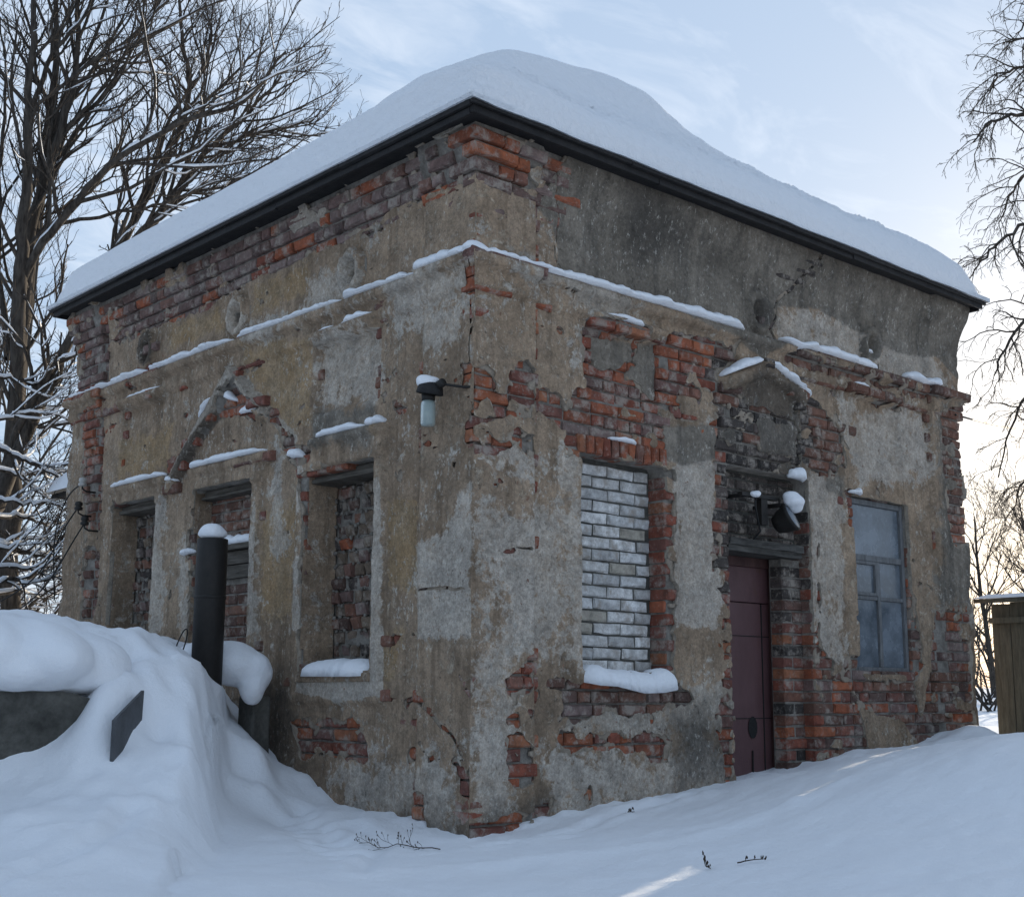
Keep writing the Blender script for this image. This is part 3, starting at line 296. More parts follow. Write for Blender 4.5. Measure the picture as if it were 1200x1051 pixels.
SA=np.array(COMMON+BANK,float); SB=np.array(COMMON+FLOOR,float); TA=tps_fit(SA); TB=tps_fit(SB)
EDG=[(-1.92,-.34),(-1.75,-.08),(-1.49,.30),(-1.25,.68),(-1.03,1.06),(-.83,1.38),(-.60,1.66)]
def tps(C,w,x,y):
    z=w[-3]+w[-2]*x+w[-1]*y
    for i in range(len(C)):
        d2=(x-C[i,0])**2+(y-C[i,1])**2; z=z+w[i]*.5*d2*np.log(d2+1e-12)
    return z
DENTS=[]
for k in range(16):                                     # a line of old footprints coming down the cleared path and over the bank
    t=k/15; DENTS.append((-.9+.5*t+(.08 if k%2 else -.08)+random.uniform(-.04,.04),-.2+1.4*t,random.uniform(.05,.085),random.uniform(.045,.085)))
for k in range(9):
    t=k/8; DENTS.append((-1.45+.5*t+(.08 if k%2 else -.08)+random.uniform(-.05,.05),.75+1.9*t,random.uniform(.06,.11),random.uniform(.05,.09)))
for p in [(5.0,-.28,.20,-.04),(5.35,-.34,.15,-.04),(4.7,-.22,.12,-.04),(-.42,1.50,.09,-.15),(-.50,1.32,.08,-.09),(-.36,1.62,.08,-.10),(-1.36,.98,.13,-.10),(-1.05,1.12,.12,-.07),(-1.2,1.3,.1,.07),(-.95,1.45,.10,.09),(-1.33,.62,.09,.04),(-1.5,.5,.1,-.04),(-.52,1.62,.10,-.12),(-.62,1.38,.08,-.06),
          (-1.76,.82,.13,-.17),(-1.62,.92,.13,-.15),(-1.86,.74,.12,-.08),(5.0,-.25,.2,-.07),(4.5,-.35,.12,.04),(4.75,-.55,.15,-.05),(3.0,-.35,.2,-.04)]: DENTS.append(p)
def ground_z(x,y):
    x=np.asarray(x,float); y=np.asarray(y,float); wx=x+.045*fbm(x*4,y*4,51,3)+.02*fbm(x*14,y*14,54,2); wy=y+.045*fbm(x*4,y*4,53,3)
    ed=sdline(EDG,wx,wy); a=np.array(EDG[0]); e=np.array(EDG[-1])-a; e_=np.hypot(*e); sd=(e[0]*(wy-a[1])-e[1]*(wx-a[0])); ks=((wx-a[0])*e[0]+(wy-a[1])*e[1])/e_
    s=np.where(sd>0,ed,-ed); w_=.085+.06*np.clip(fbm(x*5,y*5,57,3)+.3,0,1)+.5*np.clip(-ks,0,9)+.5*np.clip(ks-e_,0,9); f=ss(-1,1,s/w_); f=np.where(x>.3,0,f)
    z=tps(SA,TA,x,y)*f+tps(SB,TB,x,y)*(1-f)+f*np.exp(-((x+1.2)**2+(y-1.)**2)/3.)*(.05*fbm(x*3.3,y*3.3,61,3)+.03*fbm(x*9,y*9,63,2)+.08*np.maximum(0,fbm(x*6+3,y*6,65,2)-.1)+.035*fbm(x*5.5-y*2,y*5.5,67,3))
    r=np.hypot(x-.5,y-.5); w=ss(7.5,12,r)
    far=.35+.3*fbm(x*.08,y*.08,3,3)+ss(20,60,r)*.7
    z=np.where(w>=1,far,np.clip(z,-1.5,2)*(1-w)+far*w)
    near=1-ss(8,14,r)
    for a,b,s,dp in DENTS: z=z-dp*np.exp(-((x-a)**2+(y-b)**2)/(s*s))
    z=z+near*(.035*fbm(x*1.1,y*1.1,11,3)+.014*fbm(x*3.2+y*1.5,y*6-x*2.2,12,4,.55)+.007*fbm(x*14,y*22,13,3)+.016*np.maximum(0,fbm(x*2.1,y*3.3,15,3)-.12)*fbm(x*9,y*9,16,2)); wl=np.minimum(np.where(x>-.1,np.abs(y),9),np.where(y>-.1,np.abs(x),9)); z=z+near*np.exp(-wl/.22)*(.05*fbm(x*3.2,y*3.2,71,3)+.035*np.maximum(0,fbm(x*13,y*13,73,2))**1.0)
    for G in ([(-3.2,-1.0),(-2.7,-.62),(-2.25,-.32),(-1.98,.05)],[(-1.3,-.75),(-.9,-.35),(-.55,.05),(-.35,.6)],[(-.2,-.35),(.4,-.42),(1.0,-.28),(1.6,-.22)]):
        dl=sdline(G,x+.06*fbm(x*3,y*3,81,2),y+.06*fbm(x*3,y*3,82,2)); z=z-.022*np.exp(-(dl/.05)**2)+.012*np.exp(-((dl-.10)/.05)**2)
    # blown ridges in front of the corner
    z=z+near*.02*np.exp(-((y+1.15+.25*x+.1*np.sin(x*2.1))/.10)**2)*ss(-2.2,-1,x)*(1-ss(1.2,2.2,x))
    return z
def ground():
    def ax(a,b,st,far,lo):
        c=list(np.arange(a,b,st)); s=st
        while c[-1]<far: s*=1.13; c.append(c[-1]+s)
        s=st
        while c[0]>lo: s*=1.13; c.insert(0,c[0]-s)
        return np.array(c)
    xs=ax(-4.0,6.6,.032,700,-60); ys=ax(-3.6,3.6,.032,700,-60)
    X,Y=np.meshgrid(xs,ys); Z=ground_z(X,Y); nx=len(xs); ny=len(ys)
    V=np.stack([X,Y,Z],-1).reshape(-1,3); i=np.arange(nx*ny).reshape(ny,nx)
    F=np.stack([i[:-1,:-1],i[:-1,1:],i[1:,1:],i[1:,:-1]],-1).reshape(-1,4)
    tag(mesh('snowy_ground',V,F,M['groundsnow'],None,True),kind='structure')
ground()

# ------------------------------------------------------------ the building
LX=5.44; ZT=4.125
OPEN={'R':[(.87,1.66,.93,2.26),(2.33,3.27,-.6,2.36),(3.83,4.60,.95,2.30)],'L':[(.94,1.72,.93,2.24),(2.40,3.22,.9,2.28),(3.85,4.60,.9,2.30)]}
REC={'R':[.14,.24,.07],'L':[.23,.12,.20]}
def bnd(a,b,x,s=.010): return ss(a-s,a+s,x)*(1-ss(b-s,b+s,x))
def wallD(side,u,z,noise=True):
    u=np.asarray(u,float); z=np.asarray(z,float); d=np.zeros(np.broadcast(u,z).shape)
    pil=np.maximum(1-ss(.445,.465,u),ss(4.975,4.995,u)); d=d+.042*pil
    d=d+.030*bnd(3.14,3.27,z)+.085*bnd(3.27,3.345,z)
    d=d+.10*ss(3.70,4.13,z)**1.3
    for c in (1.27,2.72,4.17):                             # medallion rings on the frieze
        if side=='R' and c==1.27: continue
        q=np.hypot((u-c)/.135,(z-3.545)/.165); f=.6 if side=='R' and c==2.72 else 1
        d=d+f*(.045*bnd(.58,1.0,q,.05)-.07*(1-ss(.34,.46,q))-.012*bnd(1.0,1.16,q,.05))
    for c in (1.30,4.20):                                  # sunk panels over the outer windows with a ledge on top
        d=d-.034*bnd(c-.36,c+.36,u)*bnd(2.63,3.10,z)+(.055 if not(side=='R' and c<2) else .05)*bnd(c-.36,c+.36,u)*bnd(3.10,3.185,z)
    if side=='L':
        for a,b in ((.83,1.66),(2.22,3.30),(3.70,4.64)): d=d+.062*bnd(a,b,u)*bnd(2.385,2.46,z)+.02*bnd(a+.02,b-.02,u)*bnd(2.25,2.385,z)
        for s in (-1,1):                                   # gable mouldings
            t=(np.abs(u-2.73)); on=(u-2.73)*s>0
            lim=.92 if s>0 else .45
            e=z-(3.16-.84*t); d=d+np.where(on,.075*bnd(-.11,0.0,e,.010)*(1-ss(lim-.03,lim+.02,t)),0)
        for o in OPEN['L']: d=d+.024*bnd(o[0]-.10,o[1]+.10,u)*(1-ss(2.36,2.39,z))*ss(.70,.74,z)
    else:
        t=np.abs(u-2.74); d=d+.065*bnd(-.11,0,z-(3.175-.40*t),.012)*(1-ss(.46,.52,t))+.03*(1-ss(.42,.46,t))*bnd(2.5,3.05,z,.02)
        for o in (OPEN['R'][0],OPEN['R'][2]): d=d+.016*bnd(o[0]-.11,o[1]+.11,u)*bnd(.85,2.3,z)
    if noise:
        k=ss(0,.25,u)*(1-ss(LX-.25,LX,u)); s=5 if side=='R' else 31
        d=d+k*(.012*fbm(u*1.6,z*1.6,s,3)+.006*fbm(u*9,z*9,s+7,3))+(1-k)*.02*fbm(z*6,z*0+u*.01,77,3)
        d=d+.0025*fbm(u*40,z*40,s+9,2)
    return d
def wmap(side,u,z,d):
    u=np.asarray(u,float)
    a=np.clip(1-u/.45,0,1); b=np.clip((u-(LX-.45))/.45,0,1); uu=u-d*a+d*b
    return np.stack([uu,-d,z+0*u],-1) if side=='R' else np.stack([-d,uu,z+0*u],-1)
def exposure(side,u,z):
    s=3 if side=='R' else 41
    rough=.055*fbm(u*7,z*7,s,3,.6)+.022*fbm(u*34,z*34,s+5,2)
    E=np.full(u.shape,-1.)
    for sd,p in EXP:
        if sd==side: E=np.maximum(E,sdf(p,u,z)+rough)
    # bits of render still clinging inside the bare areas, bits of brick showing elsewhere
    E=np.where(E>0,np.minimum(E,.045-.21*np.maximum(0,fbm(u*4.6,z*7,s+11,3)-.30)*3),E)
    cm=np.zeros(u.shape)
    for sd,c,sf,p in COAT:
        if sd==side and c in('cement','pale'): cm=np.maximum(cm,ss(-.08,.05,sdf(p,u,z)))
    E=np.maximum(E,.16*(fbm(u*5.5,z*8,s+21,4,.6)-.535)-.12*cm)
    for sd,p in KEEP:
        if sd==side: E=np.minimum(E,-(sdf(p,u,z)+rough*.8))
    for sd,w,p in CRACK:
        if sd==side: E=np.maximum(E,w+.004*fbm(u*30,z*30,9,2)-sdline(p,u+.02*fbm(u*9,z*9,6,3),z+.02*fbm(u*9,z*9,8,3)))
    return E
def sheet(us,zs,S):
    """Marching squares: keep S>0. Returns points (u,z), faces, outline edges."""
    nu,nz=len(us),len(zs); K=S>0; idx=np.arange(nu*nz).reshape(nz,nu)
    cnt=K[:-1,:-1].astype(int)+K[:-1,1:]+K[1:,1:]+K[1:,:-1]
    jj,ii=np.nonzero(cnt==4)
    F=[tuple(q) for q in np.stack([idx[jj,ii],idx[jj,ii+1],idx[jj+1,ii+1],idx[jj+1,ii]],-1).tolist()]
    U,Z=np.meshgrid(us,zs); pts=np.stack([U,Z],-1).reshape(-1,2).tolist(); cross={}; E=[]
    jj,ii=np.nonzero((cnt>0)&(cnt<4)); Sl=S.tolist()
    for j,i in zip(jj.tolist(),ii.tolist()):
        cs=((j,i),(j,i+1),(j+1,i+1),(j+1,i)); poly=[]; cr=[]
        for k in range(4):
            a=cs[k]; b=cs[(k+1)%4]; sa=Sl[a[0]][a[1]]; sb=Sl[b[0]][b[1]]
            if sa>0: poly.append(a[0]*nu+a[1])
            if (sa>0)!=(sb>0):
                key=(a,b) if a<b else (b,a)
                if key not in cross:
                    t=sa/(sa-sb); t=min(max(t,.04),.96); cross[key]=len(pts)
                    pts.append([us[a[1]]+(us[b[1]]-us[a[1]])*t,zs[a[0]]+(zs[b[0]]-zs[a[0]])*t])
                poly.append(cross[key]); cr.append((cross[key],sa>0))
        if len(poly)>=3: F.append(tuple(poly))
        if len(cr)==2:
            E.append((cr[0][0],cr[1][0]) if cr[0][1] else (cr[1][0],cr[0][0]))
        elif len(cr)==4:
            for q in (0,2): 
                x,y=cr[q],cr[q+1]; E.append((x[0],y[0]) if x[1] else (y[0],x[0]))
    return np.array(pts),F,E
def compact(pts,F,E):
    used=np.zeros(len(pts),bool)
    for f in F: used[list(f)]=True
    mp=np.cumsum(used)-1
    return pts[used],[tuple(mp[list(f)].tolist()) for f in F],[(int(mp[a]),int(mp[b])) for a,b in E]
CH=('ochre','pale','cement','soot_shade','lime')
def paint(me,side,u,z,edge):
    for ch in CH:
        f=np.zeros(u.shape)
        for sd,c,sf,p in COAT:
            if sd==side and c==ch: k=sf*1.5 if sf<.04 else sf*2.3; f=np.maximum(f,ss(-k*1.15,k*.85,sdf(p,u,z)))
        a=me.attributes.new(ch,'FLOAT','POINT'); a.data.foreach_set('value',f)
    a=me.attributes.new('edge','FLOAT','POINT'); a.data.foreach_set('value',edge)
B=empty('brick_pavilion'); tag(B,'derelict square brick pavilion with flaking plaster, blocked windows and a snow covered hip roof','building')
ST=.0185
WALL={}
def build_wall(side):
    # masonry core
    us=np.linspace(0,LX,110); zs=np.linspace(-.8,ZT,92); U,Z=np.meshgrid(us,zs); S=np.ones(U.shape)
    for o in OPEN[side]: S=np.minimum(S,-rsd((o[0]-.008,o[1]+.008,o[2]-.008,o[3]+.008),U,Z))
    pts,F,E=compact(*sheet(us,zs,S)); u,z=pts[:,0],pts[:,1]
    d=wallD(side,u,z)-.031
    V=wmap(side,u,z,d); n=len(V); V2=wmap(side,u,z,np.full(len(u),-.34)); V=np.r_[V,V2]
    F=list(F)+[(a,a+n,b+n,b) for a,b in E]
    if side=='L': F=[f[::-1] for f in F]
    core=mesh('wall',V,F,M['mortar'],B,True); WALL[side]=core
    # the render coat
    us=np.arange(0,LX+ST*.5,ST); us[-1]=LX; zs=np.arange(-.5,ZT+ST,ST); U,Z=np.meshgrid(us,zs)
    Ex=exposure(side,U,Z); S=-Ex
    rag=.014*fbm(U*14,Z*14,60 if side=='R' else 90,3)-.004
    for o in OPEN[side]: S=np.minimum(S,-rsd((o[0],o[1],o[2],o[3]),U,Z)+rag)
    pts,F,E=compact(*sheet(us,zs,S)); u,z=pts[:,0],pts[:,1]; n=len(u)
    d=wallD(side,u,z); V=wmap(side,u,z,d)
    ed=np.zeros(n); 
    e=sorted({i for ab in E for i in ab}); mp={i:n+k for k,i in enumerate(e)}; mp2={i:n+len(e)+k for k,i in enumerate(e)}
    ei=np.array(e); V=np.r_[V,wmap(side,u[ei],z[ei],d[ei]),wmap(side,u[ei],z[ei],d[ei]-.034)]
    F=list(F)+[(mp[a],mp2[a],mp2[b],mp[b]) for a,b in E]
    if side=='L': F=[f[::-1] for f in F]
    ed[ei]=.0; ed=np.r_[ed,np.full(2*len(e),1.)]
    o=mesh('plaster',V,F,M['plaster'],core,True)
    paint(o.data,side,np.r_[u,u[ei],u[ei]],np.r_[z,z[ei],z[ei]],ed)
    # thin scratch coat still sticking to the brick along the broken edges
    S=-.004+.095*fbm(U*9,Z*11,130 if side=='R' else 150,4,.6)-Ex; S=np.minimum(S,Ex+.05)
    for q in OPEN[side]: S=np.minimum(S,-rsd((q[0],q[1],q[2],q[3]),U,Z)-.006)
    pts,F,E=compact(*sheet(us,zs,S)); u,z=pts[:,0],pts[:,1]; dd=wallD(side,u,z)-.0085+.004*fbm(u*30,z*30,3,2); ei=np.array(sorted({i for ab in E for i in ab})); mp={i:len(u)+k for k,i in enumerate(ei.tolist())}
    V=np.r_[wmap(side,u,z,dd),wmap(side,u[ei],z[ei],dd[ei]-.02)]; F=list(F)+[(a,mp[a],mp[b],b) for a,b in E]
    if side=='L': F=[f[::-1] for f in F]
    mesh('undercoat',V,F,M['undercoat'],core,True)['kind']='stuff'
# bricks ---------------------------------------------------------------
def brick_mesh(name,L,H,D,r):
    """A worn brick, front face at y=0 looking to -y, centred on its front face."""
    rr=random.Random(r); j=lambda a: rr.uniform(-a,a); V=[];F=[]
    ch=.009
    for x,z in ((-1,-1),(1,-1),(1,1),(-1,1)): V.append((x*L/2,D,z*H/2))
    ring=[]
    for x,z in ((-1,-1),(0,-1),(1,-1),(1,1),(0,1),(-1,1)): V.append((x*L/2+j(.004),ch+abs(j(.006)),z*H/2+j(.004)))
    for x,z in ((-1,-1),(0,-1),(1,-1),(1,1),(0,1),(-1,1)): V.append((x*(L/2-ch)+j(.007),j(.004),z*(H/2-ch)+j(.005)))
    a=4;b=10
    for k in range(6): F.append((a+k,a+(k+1)%6,b+(k+1)%6,b+k))
    F+= [(b,b+1,b+4,b+5),(b+1,b+2,b+3,b+4)]
    F+= [(0,1,a+2,a+1,a),(1,2,a+3,a+2),(2,3,a+5,a+4,a+3),(3,0,a,a+5)]
    me=bpy.data.meshes.new(name); me.from_pydata(V,[],F); me.materials.append(M['brick']); me.update()
    return me
BM={}
def get_bm(L,H,D):
    k=(round(L/.02),round(H/.01),round(D/.05),random.randrange(3))
    if k not in BM: BM[k]=(brick_mesh('brick',k[0]*.02,k[1]*.01,k[2]*.05,hash(k)%9999),k[0]*.02,k[1]*.01,k[2]*.05)
    return BM[k]
BRICKS=[]     # dicts gathered first, the 300 largest become objects
PALETTE={'tan':[(.22,.165,.12),(.18,.135,.10),(.25,.19,.145)],
 'fresh':[(.38,.125,.062),(.33,.105,.056),(.28,.088,.056),(.36,.145,.078),(.23,.092,.07)],
 'dull':[(.26,.095,.065),(.21,.09,.07),(.27,.13,.095),(.33,.115,.065),(.18,.095,.08),(.37,.12,.065)],
 'purple':[(.20,.13,.115),(.165,.105,.09),(.225,.16,.145),(.22,.12,.095),(.145,.10,.09),(.25,.18,.16),(.21,.13,.115),(.36,.11,.055)],
 'soot_shade':[(.07,.06,.055),(.09,.075,.068),(.05,.045,.042),(.12,.095,.085)],
 'brown':[(.21,.10,.07),(.16,.085,.063),(.23,.12,.085),(.18,.10,.08),(.13,.08,.066)]}
def zone(side,u,z):
    r=random.random()
    if side=='L':
        if z>3.45: return 'fresh' if r<.06 else 'purple'
        if z<.75: return 'fresh' if r<.75 else 'dull'
        if z>2.6 and u>2: return 'dull' if r<.6 else 'fresh'
        if u<.3: return 'fresh' if r<.4 else 'dull'
        return 'dull' if r<.5 else 'brown'
    if z>3.35 and u>.9: return 'soot_shade'
    if z>3.6: return 'fresh' if r<.08 else ('dull' if r<.2 else 'purple')
    if 2.2<u<3.35 and z>1.5: return 'soot_shade' if r<.8 else 'brown'
    if u>2.85 and z>2.3: return 'brown'
    if u>3.2 and z<1.5: return 'fresh' if r<.09 else ('dull' if r<.4 else ('brown' if r<.75 else 'purple'))
    if u<.5: return 'fresh' if r<.75 else 'dull'
    if u<2.4 and z>2.2: return 'fresh' if r<.42 else ('dull' if r<.8 else 'purple')
    if .6<u<2.0 and .6<z<.93: return 'brown' if r<.6 else 'purple'
    if .6<u<2.0 and z<.6: return 'fresh' if r<.5 else 'dull'
    return 'dull' if r<.6 else 'fresh'
def put_brick(side,u0,u1,z0,z1,D,din,pal,vis=1.,part='brick',tilt=1.,parent=None):
    BRICKS.append(dict(side=side,u=(u0+u1)/2,z=(z0+z1)/2,L=u1-u0,H=z1-z0,D=D,d=din,c=random.choice(PALETTE[pal]),a=vis,part=part,t=tilt,parent=parent))
def lay(side):
    CO=.082; J=.012
    for k in range(-2,52):
        z0=k*CO; z1=z0+CO-J
        if z1>ZT+.02: break
        zc=(z0+z1)/2
        ops=sorted([o for o in OPEN[side] if o[2]<zc<o[3]]); edges=[0.]; segs=[]
        x=0.
        for o in ops: segs.append((x,o[0])); x=o[1]
        segs.append((x,LX))
        for si,(a,b) in enumerate(segs):
            u=a; first=True; odd=k%2
            while u<b-.03:
                corner=(a==0 and first)
                if corner: L=(.25 if (odd==0)==(side=='R') else .12)
                elif first: L=.25 if odd==0 else .12
                else: L=.25 if random.random()<.62 else .12
                L+=random.uniform(-.008,.008) if not corner else 0
                end=u+L
                if end>b-.05: end=b
                f=first; first=False
                u0,u1=u,end-(J if end<b else 0); u=end
                if corner and side=='L': continue
                if side=='R' and .84<u0<1.70 and 2.24<zc<2.40: continue
                if u0<2.0 and side=='R' and .85<(u0+u1)/2<1.68 and 3.09<zc<3.18: continue
                uu=np.linspace(u0+.01,u1-.01,5); zz=np.linspace(z0+.008,z1-.008,3); A,Bz=np.meshgrid(uu,zz)
                e=exposure(side,A,Bz); vis=(e>0).mean()
                if corner:
                    dl=.12 if odd==0 else .25; A2,B2=np.meshgrid(np.linspace(.0,dl,5),zz); vis=max(vis,(exposure('L',A2,B2)>-.005).mean())
                if vis<=0 and e.max()<-.02: continue
                dd=float(wallD(side,np.array((u0+u1)/2),np.array(zc),False))
                if zc>3.70: dd=float(wallD(side,np.array((u0+u1)/2),np.array(z1),False))+.002
                jam=(f and not corner) or end>=b
                D=.20 if jam else .11
                din=dd-.012+random.uniform(-.006,.004)
                if corner: D=.12 if odd==0 else .25; u0=-dd+.008; din=dd-.008
                elif end>=LX-.001: u1=LX+dd-.01
                put_brick(side,u0,u1,z0,z1,D,din,zone(side,(u0+u1)/2,zc),max(vis,.02)*(u1-u0))
    if side=='R':
        for k in range(11):                              # soldier course over the first window
            u0=.85+k*.0765; put_brick('R',u0,u0+.066,2.268,2.268+.118,.14,.006+random.uniform(-.004,.006),'fresh' if random.random()<.8 else 'dull',.12)
        x=.93
        while x<1.62:
            L=random.choice((.24,.12)); put_brick('R',x,x+L-.01,3.098,3.172,.15,.045,'fresh',.2); x+=L
    
for s in ('R','L'): build_wall(s)
for s in ('R','L'): lay(s)
def infill_bricks(side,o,rec,H,L,pal,part,parent,proud=0.,zlo=None,skipz=None,dj=.004):
    k=0; z=o[2] if zlo is None else zlo
    while z<o[3]-.02:
        zt=min(z+H,o[3]); u=o[0]+(-.0 if k%2 else -L*.45); 
        while u<o[1]:
            LL=L*random.choice((1,1,1,.5)) if pal!='silicate' else L*random.uniform(.97,1.03)
            a=max(u,o[0]+.004); b=min(u+LL-.012,o[1]-.004); u+=LL
            if b-a<.03: continue
            if skipz and skipz[0]<(z+zt)/2<skipz[1]: continue
            if random.random()<.0: continue
            put_brick(side,a,b,z,zt-.012,.08,-rec+proud+random.uniform(-dj,dj),pal,(b-a)*.9,part,1.6 if pal=='silicate' else 1.,parent)
        z+=H; k+=1
PALETTE['silicate']=[(.72,.71,.69),(.78,.78,.77),(.66,.66,.65),(.79,.78,.76),(.62,.61,.59),(.74,.73,.71),(.52,.48,.40)]
def backing(side,o,rec,mat,parent,name='mortar_bed'):
    us=np.linspace(o[0]-.02,o[1]+.02,14); zs=np.linspace(o[2]-.02,o[3]+.02,22); U,Z=np.meshgrid(us,zs); u=U.ravel(); z=Z.ravel()
    V=wmap(side,u,z,-rec+.008*fbm(u*9,z*9,3,3)); V=np.stack([u,np.full(u.shape,0.),z],-1) if False else V
    i=np.arange(len(u)).reshape(U.shape); F=np.stack([i[:-1,:-1],i[:-1,1:],i[1:,1:],i[1:,:-1]],-1).reshape(-1,4)
    if side=='L': F=F[:,::-1]
    return mesh(name,V,F,mat,parent,True)
def blocked(label): 
    e=empty('blocked_window',parent=B); e['label']=label; return e
# right face, first window: white silicate brick
wA=blocked('window opening filled with white silicate brick'); oA=OPEN['R'][0]
backing('R',oA,.152,M['concrete'],wA); infill_bricks('R',oA,.14,.0775,.255,'silicate','white_brick',wA)
# left face: two openings packed with rough rubble, one with dull red brick
def rubble(o,rec,label):
    w=blocked(label); backing('L',o,rec+.02,M['mortar'],w)
    mb=MB(); z=o[2]; k=0
    while z<o[3]-.03:
        u=o[0]-(.065 if k%2 else 0)
        while u<o[1]-.03:
            L=random.uniform(.118,.142); a=max(u,o[0]); b=min(u+L-.022,o[1]); u+=L
            if b-a<.05: continue
            put_brick('L',a,b,z+random.uniform(-.006,.006),z+.070+random.uniform(0,.014),.10,-rec+random.uniform(-.02,.025),random.choice(('brown','tan','purple','tan','soot_shade')),(b-a)*.8,'brick',6.,w); BRICKS[-1]['lean']=R(random.uniform(4,17))
            # mortar squeezed out of the joint
            for q in range(2):
                uc=random.uniform(a,b); r=random.uniform(.008,.017); c=wmap('L',np.array(uc),np.array(z-.008+random.uniform(-.01,.01)),-rec+.004)
                mb.rev([(r*.2,-r),(r,-r*.3),(r*.85,r*.5),(r*.2,r*.9)],tuple(c),6)
        z+=.088; k+=1
    o_=mb.build('mortar_squeeze',M['mortar'],w,True); o_['kind']='stuff'
rubble(OPEN['L'][0],.23,'window opening packed with rough rubble nearest the corner')
rubble(OPEN['L'][2],.20,'window opening packed with rough rubble at the far end')
wB=blocked('window opening bricked up with dull red brick'); oB=OPEN['L'][1]
backing('L',oB,.132,M['mortar'],wB); infill_bricks('L',(oB[0],oB[1],.95,2.26),.12,.0775,.25,'brown','brick',wB,skipz=(1.58,1.86))
mb=MB()
for a,b,dz in ((1.60,1.70,0),(1.705,1.80,0),(1.805,1.85,.05)): 
    mb.box((-.0,oB[0]+.01,a),(.13,oB[1]-.01,b-.006)) if False else mb.box((.085-dz,oB[0]+.01,a),(.14,oB[1]-.01,b-.006),.003)
mb.build('board',M['oldwood'],wB)
# door niche: sooty brick over a charred beam
dn=empty('door',parent=B); dn['label']='dark maroon door under a charred beam'
oD=OPEN['R'][1]; oT=(oD[0],oD[1],1.84,oD[3]); backing('R',oT,.15,M['concrete'],dn)
infill_bricks('R',oT,.138,.079,.25,'soot_shade','brick',dn,dj=.008)
mb=MB(); 
for z0,z1,y0 in ((1.770,1.815,.03),(1.812,1.862,.012)): 
    n=14
    for k in range(n): pass
    us=np.linspace(2.34,3.20,16); b=len(mb.v)
    for q,u in enumerate(us):
        f=.010*vn(u*9,z0*50,4); g=.012*vn(u*7,z0*40,8)
        for yy,zz in ((y0+f,z0+g),(y0+f+.02*vn(u*12,3,5),z1+f),(.26,z1),(.26,z0)): mb.v.append((u,yy,zz))
        if q:
            a=b+4*(q-1)
            for k in range(4): mb.f.append((a+k,a+(k+1)%4,a+4+(k+1)%4,a+4+k))
    mb.f.append((b+3,b+2,b+1,b)); e=b+4*15; mb.f.append((e,e+1,e+2,e+3))
mb.build('beam',M['beam'],dn)
MB().box((2.38,.265,.0),(3.085,.30,1.44)).build('door_leaf',M['door'],dn,bev=.004)
MB().box((2.38,.26,1.446),(3.085,.30,1.70)).build('transom_board',M['door'],dn,bev=.004)
mb=MB(); mb.box((2.335,.235,-.1),(2.38,.31,1.77)); mb.box((3.09,.225,-.1),(3.262,.31,1.77)); mb.box((2.38,.240,1.70),(3.09,.31,1.77)); mb.build('door_frame',M['doorframe'],dn,bev=.005)
MB().box((3.052,.113,-.1),(3.275,.222,1.765)).build('mortar_bed',M['mortar'],dn)
for k in range(-1,22):
    z0=k*.082
    if z0+.07>1.77: break
    for (a,b) in (((3.046,3.272),) if k%2 else ((3.046,3.15),(3.162,3.272))): put_brick('R',a,b,z0,z0+.07,.11,-.10+random.uniform(-.004,.006),('soot_shade' if random.random()<.6 else 'brown') if z0>1.28 or random.random()<.25 else ('fresh' if z0>.70 or random.random()<.4 else 'brown'),.2,'brick',1.,dn)
mb=MB()
for z in (.62,1.20): mb.box((2.40,.2605,z),(3.08,.264,z+.006))
mb.box((2.99,.259,.0),(2.998,.2645,1.44)); mb.build('groove_shade',M['dark'],dn)  # dark strips on the leaf face; the grooves' shade is put into colour
hole=MB().rev([(.012,0),(.040,.002),(.052,.003)],(0,0,0),14,cap=True)
ho=hole.build('lock_hole',M['dark'],dn); ho.rotation_euler=(R(90),0,0); ho.location=(2.86,.262,.56); ho.scale=(1,1.5,1)
MB().tube([(2.85,.258,.40),(2.845,.256,.25),(2.84,.257,.05)],.006,6).build('rod',M['iron'],dn)
# timber casement, right face
win=empty('casement_window',parent=B); win['label']='tall grey timber casement with frosted panes'
y0=.035
def fr(name,*bxs):
    mb=MB()
    for a in bxs: mb.box((a[0],y0+a[4],a[2]),(a[1],y0+a[4]+.05,a[3]))
    return mb.build(name,M['frame'],win,bev=.004)
fr('window_frame',(3.835,3.875,.955,2.295,0),(4.555,4.595,.955,2.295,0),(3.876,4.554,2.252,2.295,.001),(3.876,4.554,.955,1.0,.001))
fr('transom',(3.876,4.554,1.815,1.862,.003)); fr('mullion',(4.198,4.238,1.001,1.814,.004))
fr('glazing_bar',(3.876,4.197,1.515,1.545,.008)); fr('glazing_bar',(4.239,4.554,1.515,1.545,.008))
fr('vent_sash',(3.876,3.900,1.546,1.814,.002),(4.172,4.197,1.546,1.814,.002),(3.901,4.171,1.546,1.572,.002),(3.901,4.171,1.788,1.814,.002))
for a in ((3.876,4.554,1.863,2.251),(3.901,4.171,1.573,1.787),(4.239,4.554,1.546,1.814),(3.876,4.197,1.001,1.514),(4.239,4.554,1.001,1.514)):
    MB().box((a[0],y0+.024,a[2]),(a[1],y0+.029,a[3])).build('pane',M['glass'],win)
MB().box((3.8,.33,.9),(4.65,.34,2.35)).build('dark_backing',M['dark'],win)  # near-black sheet; the darkness of the unlit room is put into its colour
